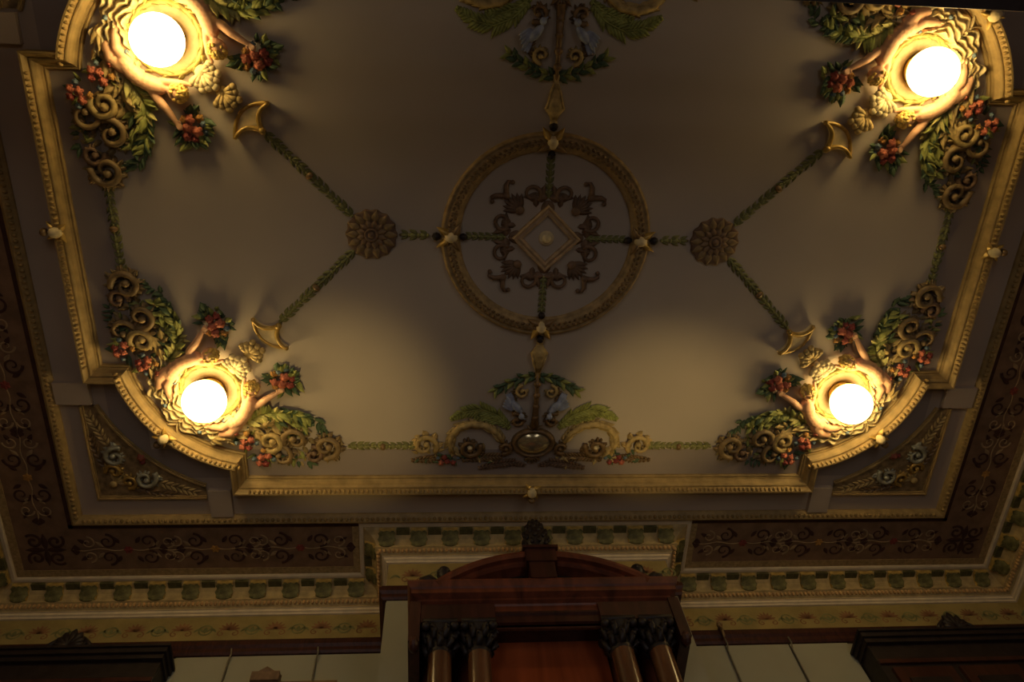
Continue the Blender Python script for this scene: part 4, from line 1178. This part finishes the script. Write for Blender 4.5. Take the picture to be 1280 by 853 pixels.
# ================================================================== TALL CASES AT THE SIDES, PICTURE, CORDS, BEAM
case0 = None
for sg in (-1, 1):
    lab = 'tall dark carved bookcase with leafy crest standing ' + ('beside the cover boards with the picture frame' if sg < 0 else 'beside the cover boards without a picture')
    g = thing('bookcase', lab, 'bookcase', (sg*.660, YW-.001, ZF), 0, 'pair of tall dark bookcases')
    def cb(name, mb, material, smooth=False):
        mb.v = [(x - sg*.660, y - (YW-.001), z - ZF) for x, y, z in mb.v]; return obj(name, mb, material, g, smooth=smooth)
    x0_, x1_ = (.514 if sg < 0 else .492), .818
    def bx(mb, xa_, xb_, *r): a, c = sorted((sg*xa_, sg*xb_)); mb.box(a, c, *r)
    q = MB(); bx(q, x0_, x1_, .560, YW-.001, ZF, -.168); cb('body', q, 'ebony')
    q = MB(); bx(q, x0_-.006, x1_+.004, .550, YW-.006, -.160, -.152); bx(q, x0_-.003, x1_+.002, .554, YW-.006, -.168, -.160); bx(q, x0_-.009, x1_+.006, .547, YW-.006, -.152, -.148); cb('cornice', q, 'ebony')
    q = MB(); bx(q, x0_, x1_, .556, .562, -.205, -.198); cb('architrave', q, 'mahogany_dark')
    for k in range(3):
        xa_ = x0_ + .012 + k*.100
        q = MB(); bx(q, xa_, xa_ + .088, .554, .562, ZF+.3, -.215); dr = cb('door', q, 'mahogany_dark')
        q = MB(); bx(q, xa_+.014, xa_+.074, .552, .556, ZF+.35, -.235); cb('door_panel', q, 'ebony')
    q = MB(); xc_ = sg*.645; yc_ = .556
    for j in range(7):
        a = PI/2 + (j-3)*.42; L_ = .032*(1 - .12*abs(j-3))
        q.tube([(xc_ + L_*t*math.cos(a), yc_ - .004*t, -.146 + L_*t*math.sin(a)) for t in (0, .3, .6, .85, 1)], [.0040, .0060, .0058, .0045, .0015], 6)
    for s2 in (-1, 1):
        pts = spiral_pts((xc_ + s2*.017, -.137), .008, PI/2, 1.1, s2, 16, .75); q.tube([(x, yc_, z) for x, z in pts], [.0040*(1-.5*i/16) for i in range(17)], 6)
        q.tube([(xc_ + s2*x, yc_, z) for x, z in ((.006, -.140), (.016, -.128), (.024, -.136), (.030, -.143))], [.004, .004, .0035, .003], 6)
    cb('crest', q, 'ebony', True)

def cord(label, x, zbot=-.75, ztop=-.118, grp=None):
    q = MB(); y = YW - BT - .004
    q.tube([(x, YW-.012, ztop), (x+.0015, YW-.011, ztop-.010), (x-.0005, y, ztop-.022), (x, y, (zbot-.14)/2), (x+.0005, y, zbot)], .0012, 6)
    o = obj('hanging_cord', q, 'cord'); tag(o, label, 'cord', grp); return o
cord('cord holding up the framed picture at its end farther from the chimney', -.435, -.186)
cord('cord holding up the framed picture at its end nearer the chimney', -.312, -.186)
cord('thin cord hanging under the small hook on the dark rail', .297)
cord('thin cord hanging midway along the boards without a picture', .397)
hk = MB(); hk.tube([(.297, YW-.006, -.094), (.297, YW-.014, -.094), (.297, YW-.016, -.104), (.297, YW-.014, -.116), (.297, YW-.011, -.119)], .0022, 6)
hk.ell((.297, YW-.013, -.092), .0048, None, 8, 6)
tag(obj('picture_hook', hk, 'bronze'), 'small round-headed hook gripping the dark picture rail', 'hook')
pf = thing('framed_picture', 'picture in a brown wooden frame with small carved crest hanging on the cover boards', 'picture', (-.374, YW - BT, -.60))
def pfb(nm, mb, mt, smooth=False):
    mb.v = [(x + .374, y - (YW-BT), z + .60) for x, y, z in mb.v]; return obj(nm, mb, mt, pf, smooth=smooth)
q = MB(); q.box(-.475, -.275, YW-BT-.016, YW-BT, -.205, -.187); pfb('frame_rail', q, 'bronze')
q = MB(); q.box(-.475, -.275, YW-BT-.016, YW-BT, -.600, -.582); pfb('frame_rail', q, 'bronze')
for a in (-.475, -.293): q = MB(); q.box(a, a+.018, YW-BT-.016, YW-BT, -.582, -.205); pfb('frame_stile', q, 'bronze')
q = MB(); q.box(-.457, -.293, YW-BT-.006, YW-BT, -.582, -.205); pfb('canvas', q, 'umber')
q = MB(); q.prism([(0, 0), (0, 0), (0, 0)], 0, 0) if False else None
q.box(-.393, -.355, YW-BT-.020, YW-BT, -.187, -.172); q.tube([(-.393, YW-.016, -.178), (-.374, YW-.018, -.169), (-.355, YW-.016, -.178)], [.005, .008, .005], 8); pfb('crest', q, 'umber')

bm_ = MB(); bm_.box(-XW, XW, -.336, -.2985, -.290, -.262); bm_.box(-XW, XW, -.340, -.303, -.262, -.250)
bo = obj('crossbeam', bm_, 'ebony', smooth=False); tag(bo, 'dark varnished beam spanning the room beneath the ceiling reliefs', 'beam')

# two added uplighters, out of view, throw the soft pools of light on the ceiling
UP = None
for px, py, half, pw, lab in ((-.290, .262, .200, 62, 'added unseen brass uplighter before the boards with the framed picture'),
                              (.185, .262, .175, 62, 'added unseen brass uplighter before the boards without a picture')):
    g = thing('added_uplighter', lab, 'added lamp', (px, py, ZF), 0, 'pair of added uplighters')
    hz = -.95 - ZF
    q = MB(); q.lathe([(.0002, 0), (.050, 0), (.052, .004), (.046, .010), (.012, .016), (.0060, .030), (.0060, .032)], 28); obj('base', q, 'brass', g)
    q = MB(); q.lathe([(.0050, .020), (.0050, hz-.060), (.0090, hz-.055), (.0050, hz-.048)], 16); obj('pole', q, 'brass', g)
    q = MB(); q.lathe([(.0050, hz-.050), (.020, hz-.044), (.024, hz-.030), (.026, hz), (.0245, hz), (.0225, hz-.030), (.0002, hz-.040)], 28); obj('shade', q, 'bronze', g)
    q = MB(); q.ell((0, 0, hz-.028), (.010, .010, .012), None, 14, 10); obj('bulb', q, 'bulb_glass', g)
    ld = bpy.data.lights.new('added_pool_beam', 'SPOT'); ld.energy = pw; ld.color = (1.0, 0.72, 0.29); ld.shadow_soft_size = 0.04
    ld.spot_size = 2*math.atan(half/.95); ld.spot_blend = 1.0
    lo = bpy.data.objects.new('added_pool_beam', ld); COL.objects.link(lo); lo.parent = g; lo.location = (0, 0, (hz+.002)*U); lo.rotation_euler = (PI, 0, 0)
print('objects', len(bpy.data.objects), 'verts', sum(len(m.vertices) for m in bpy.data.meshes))
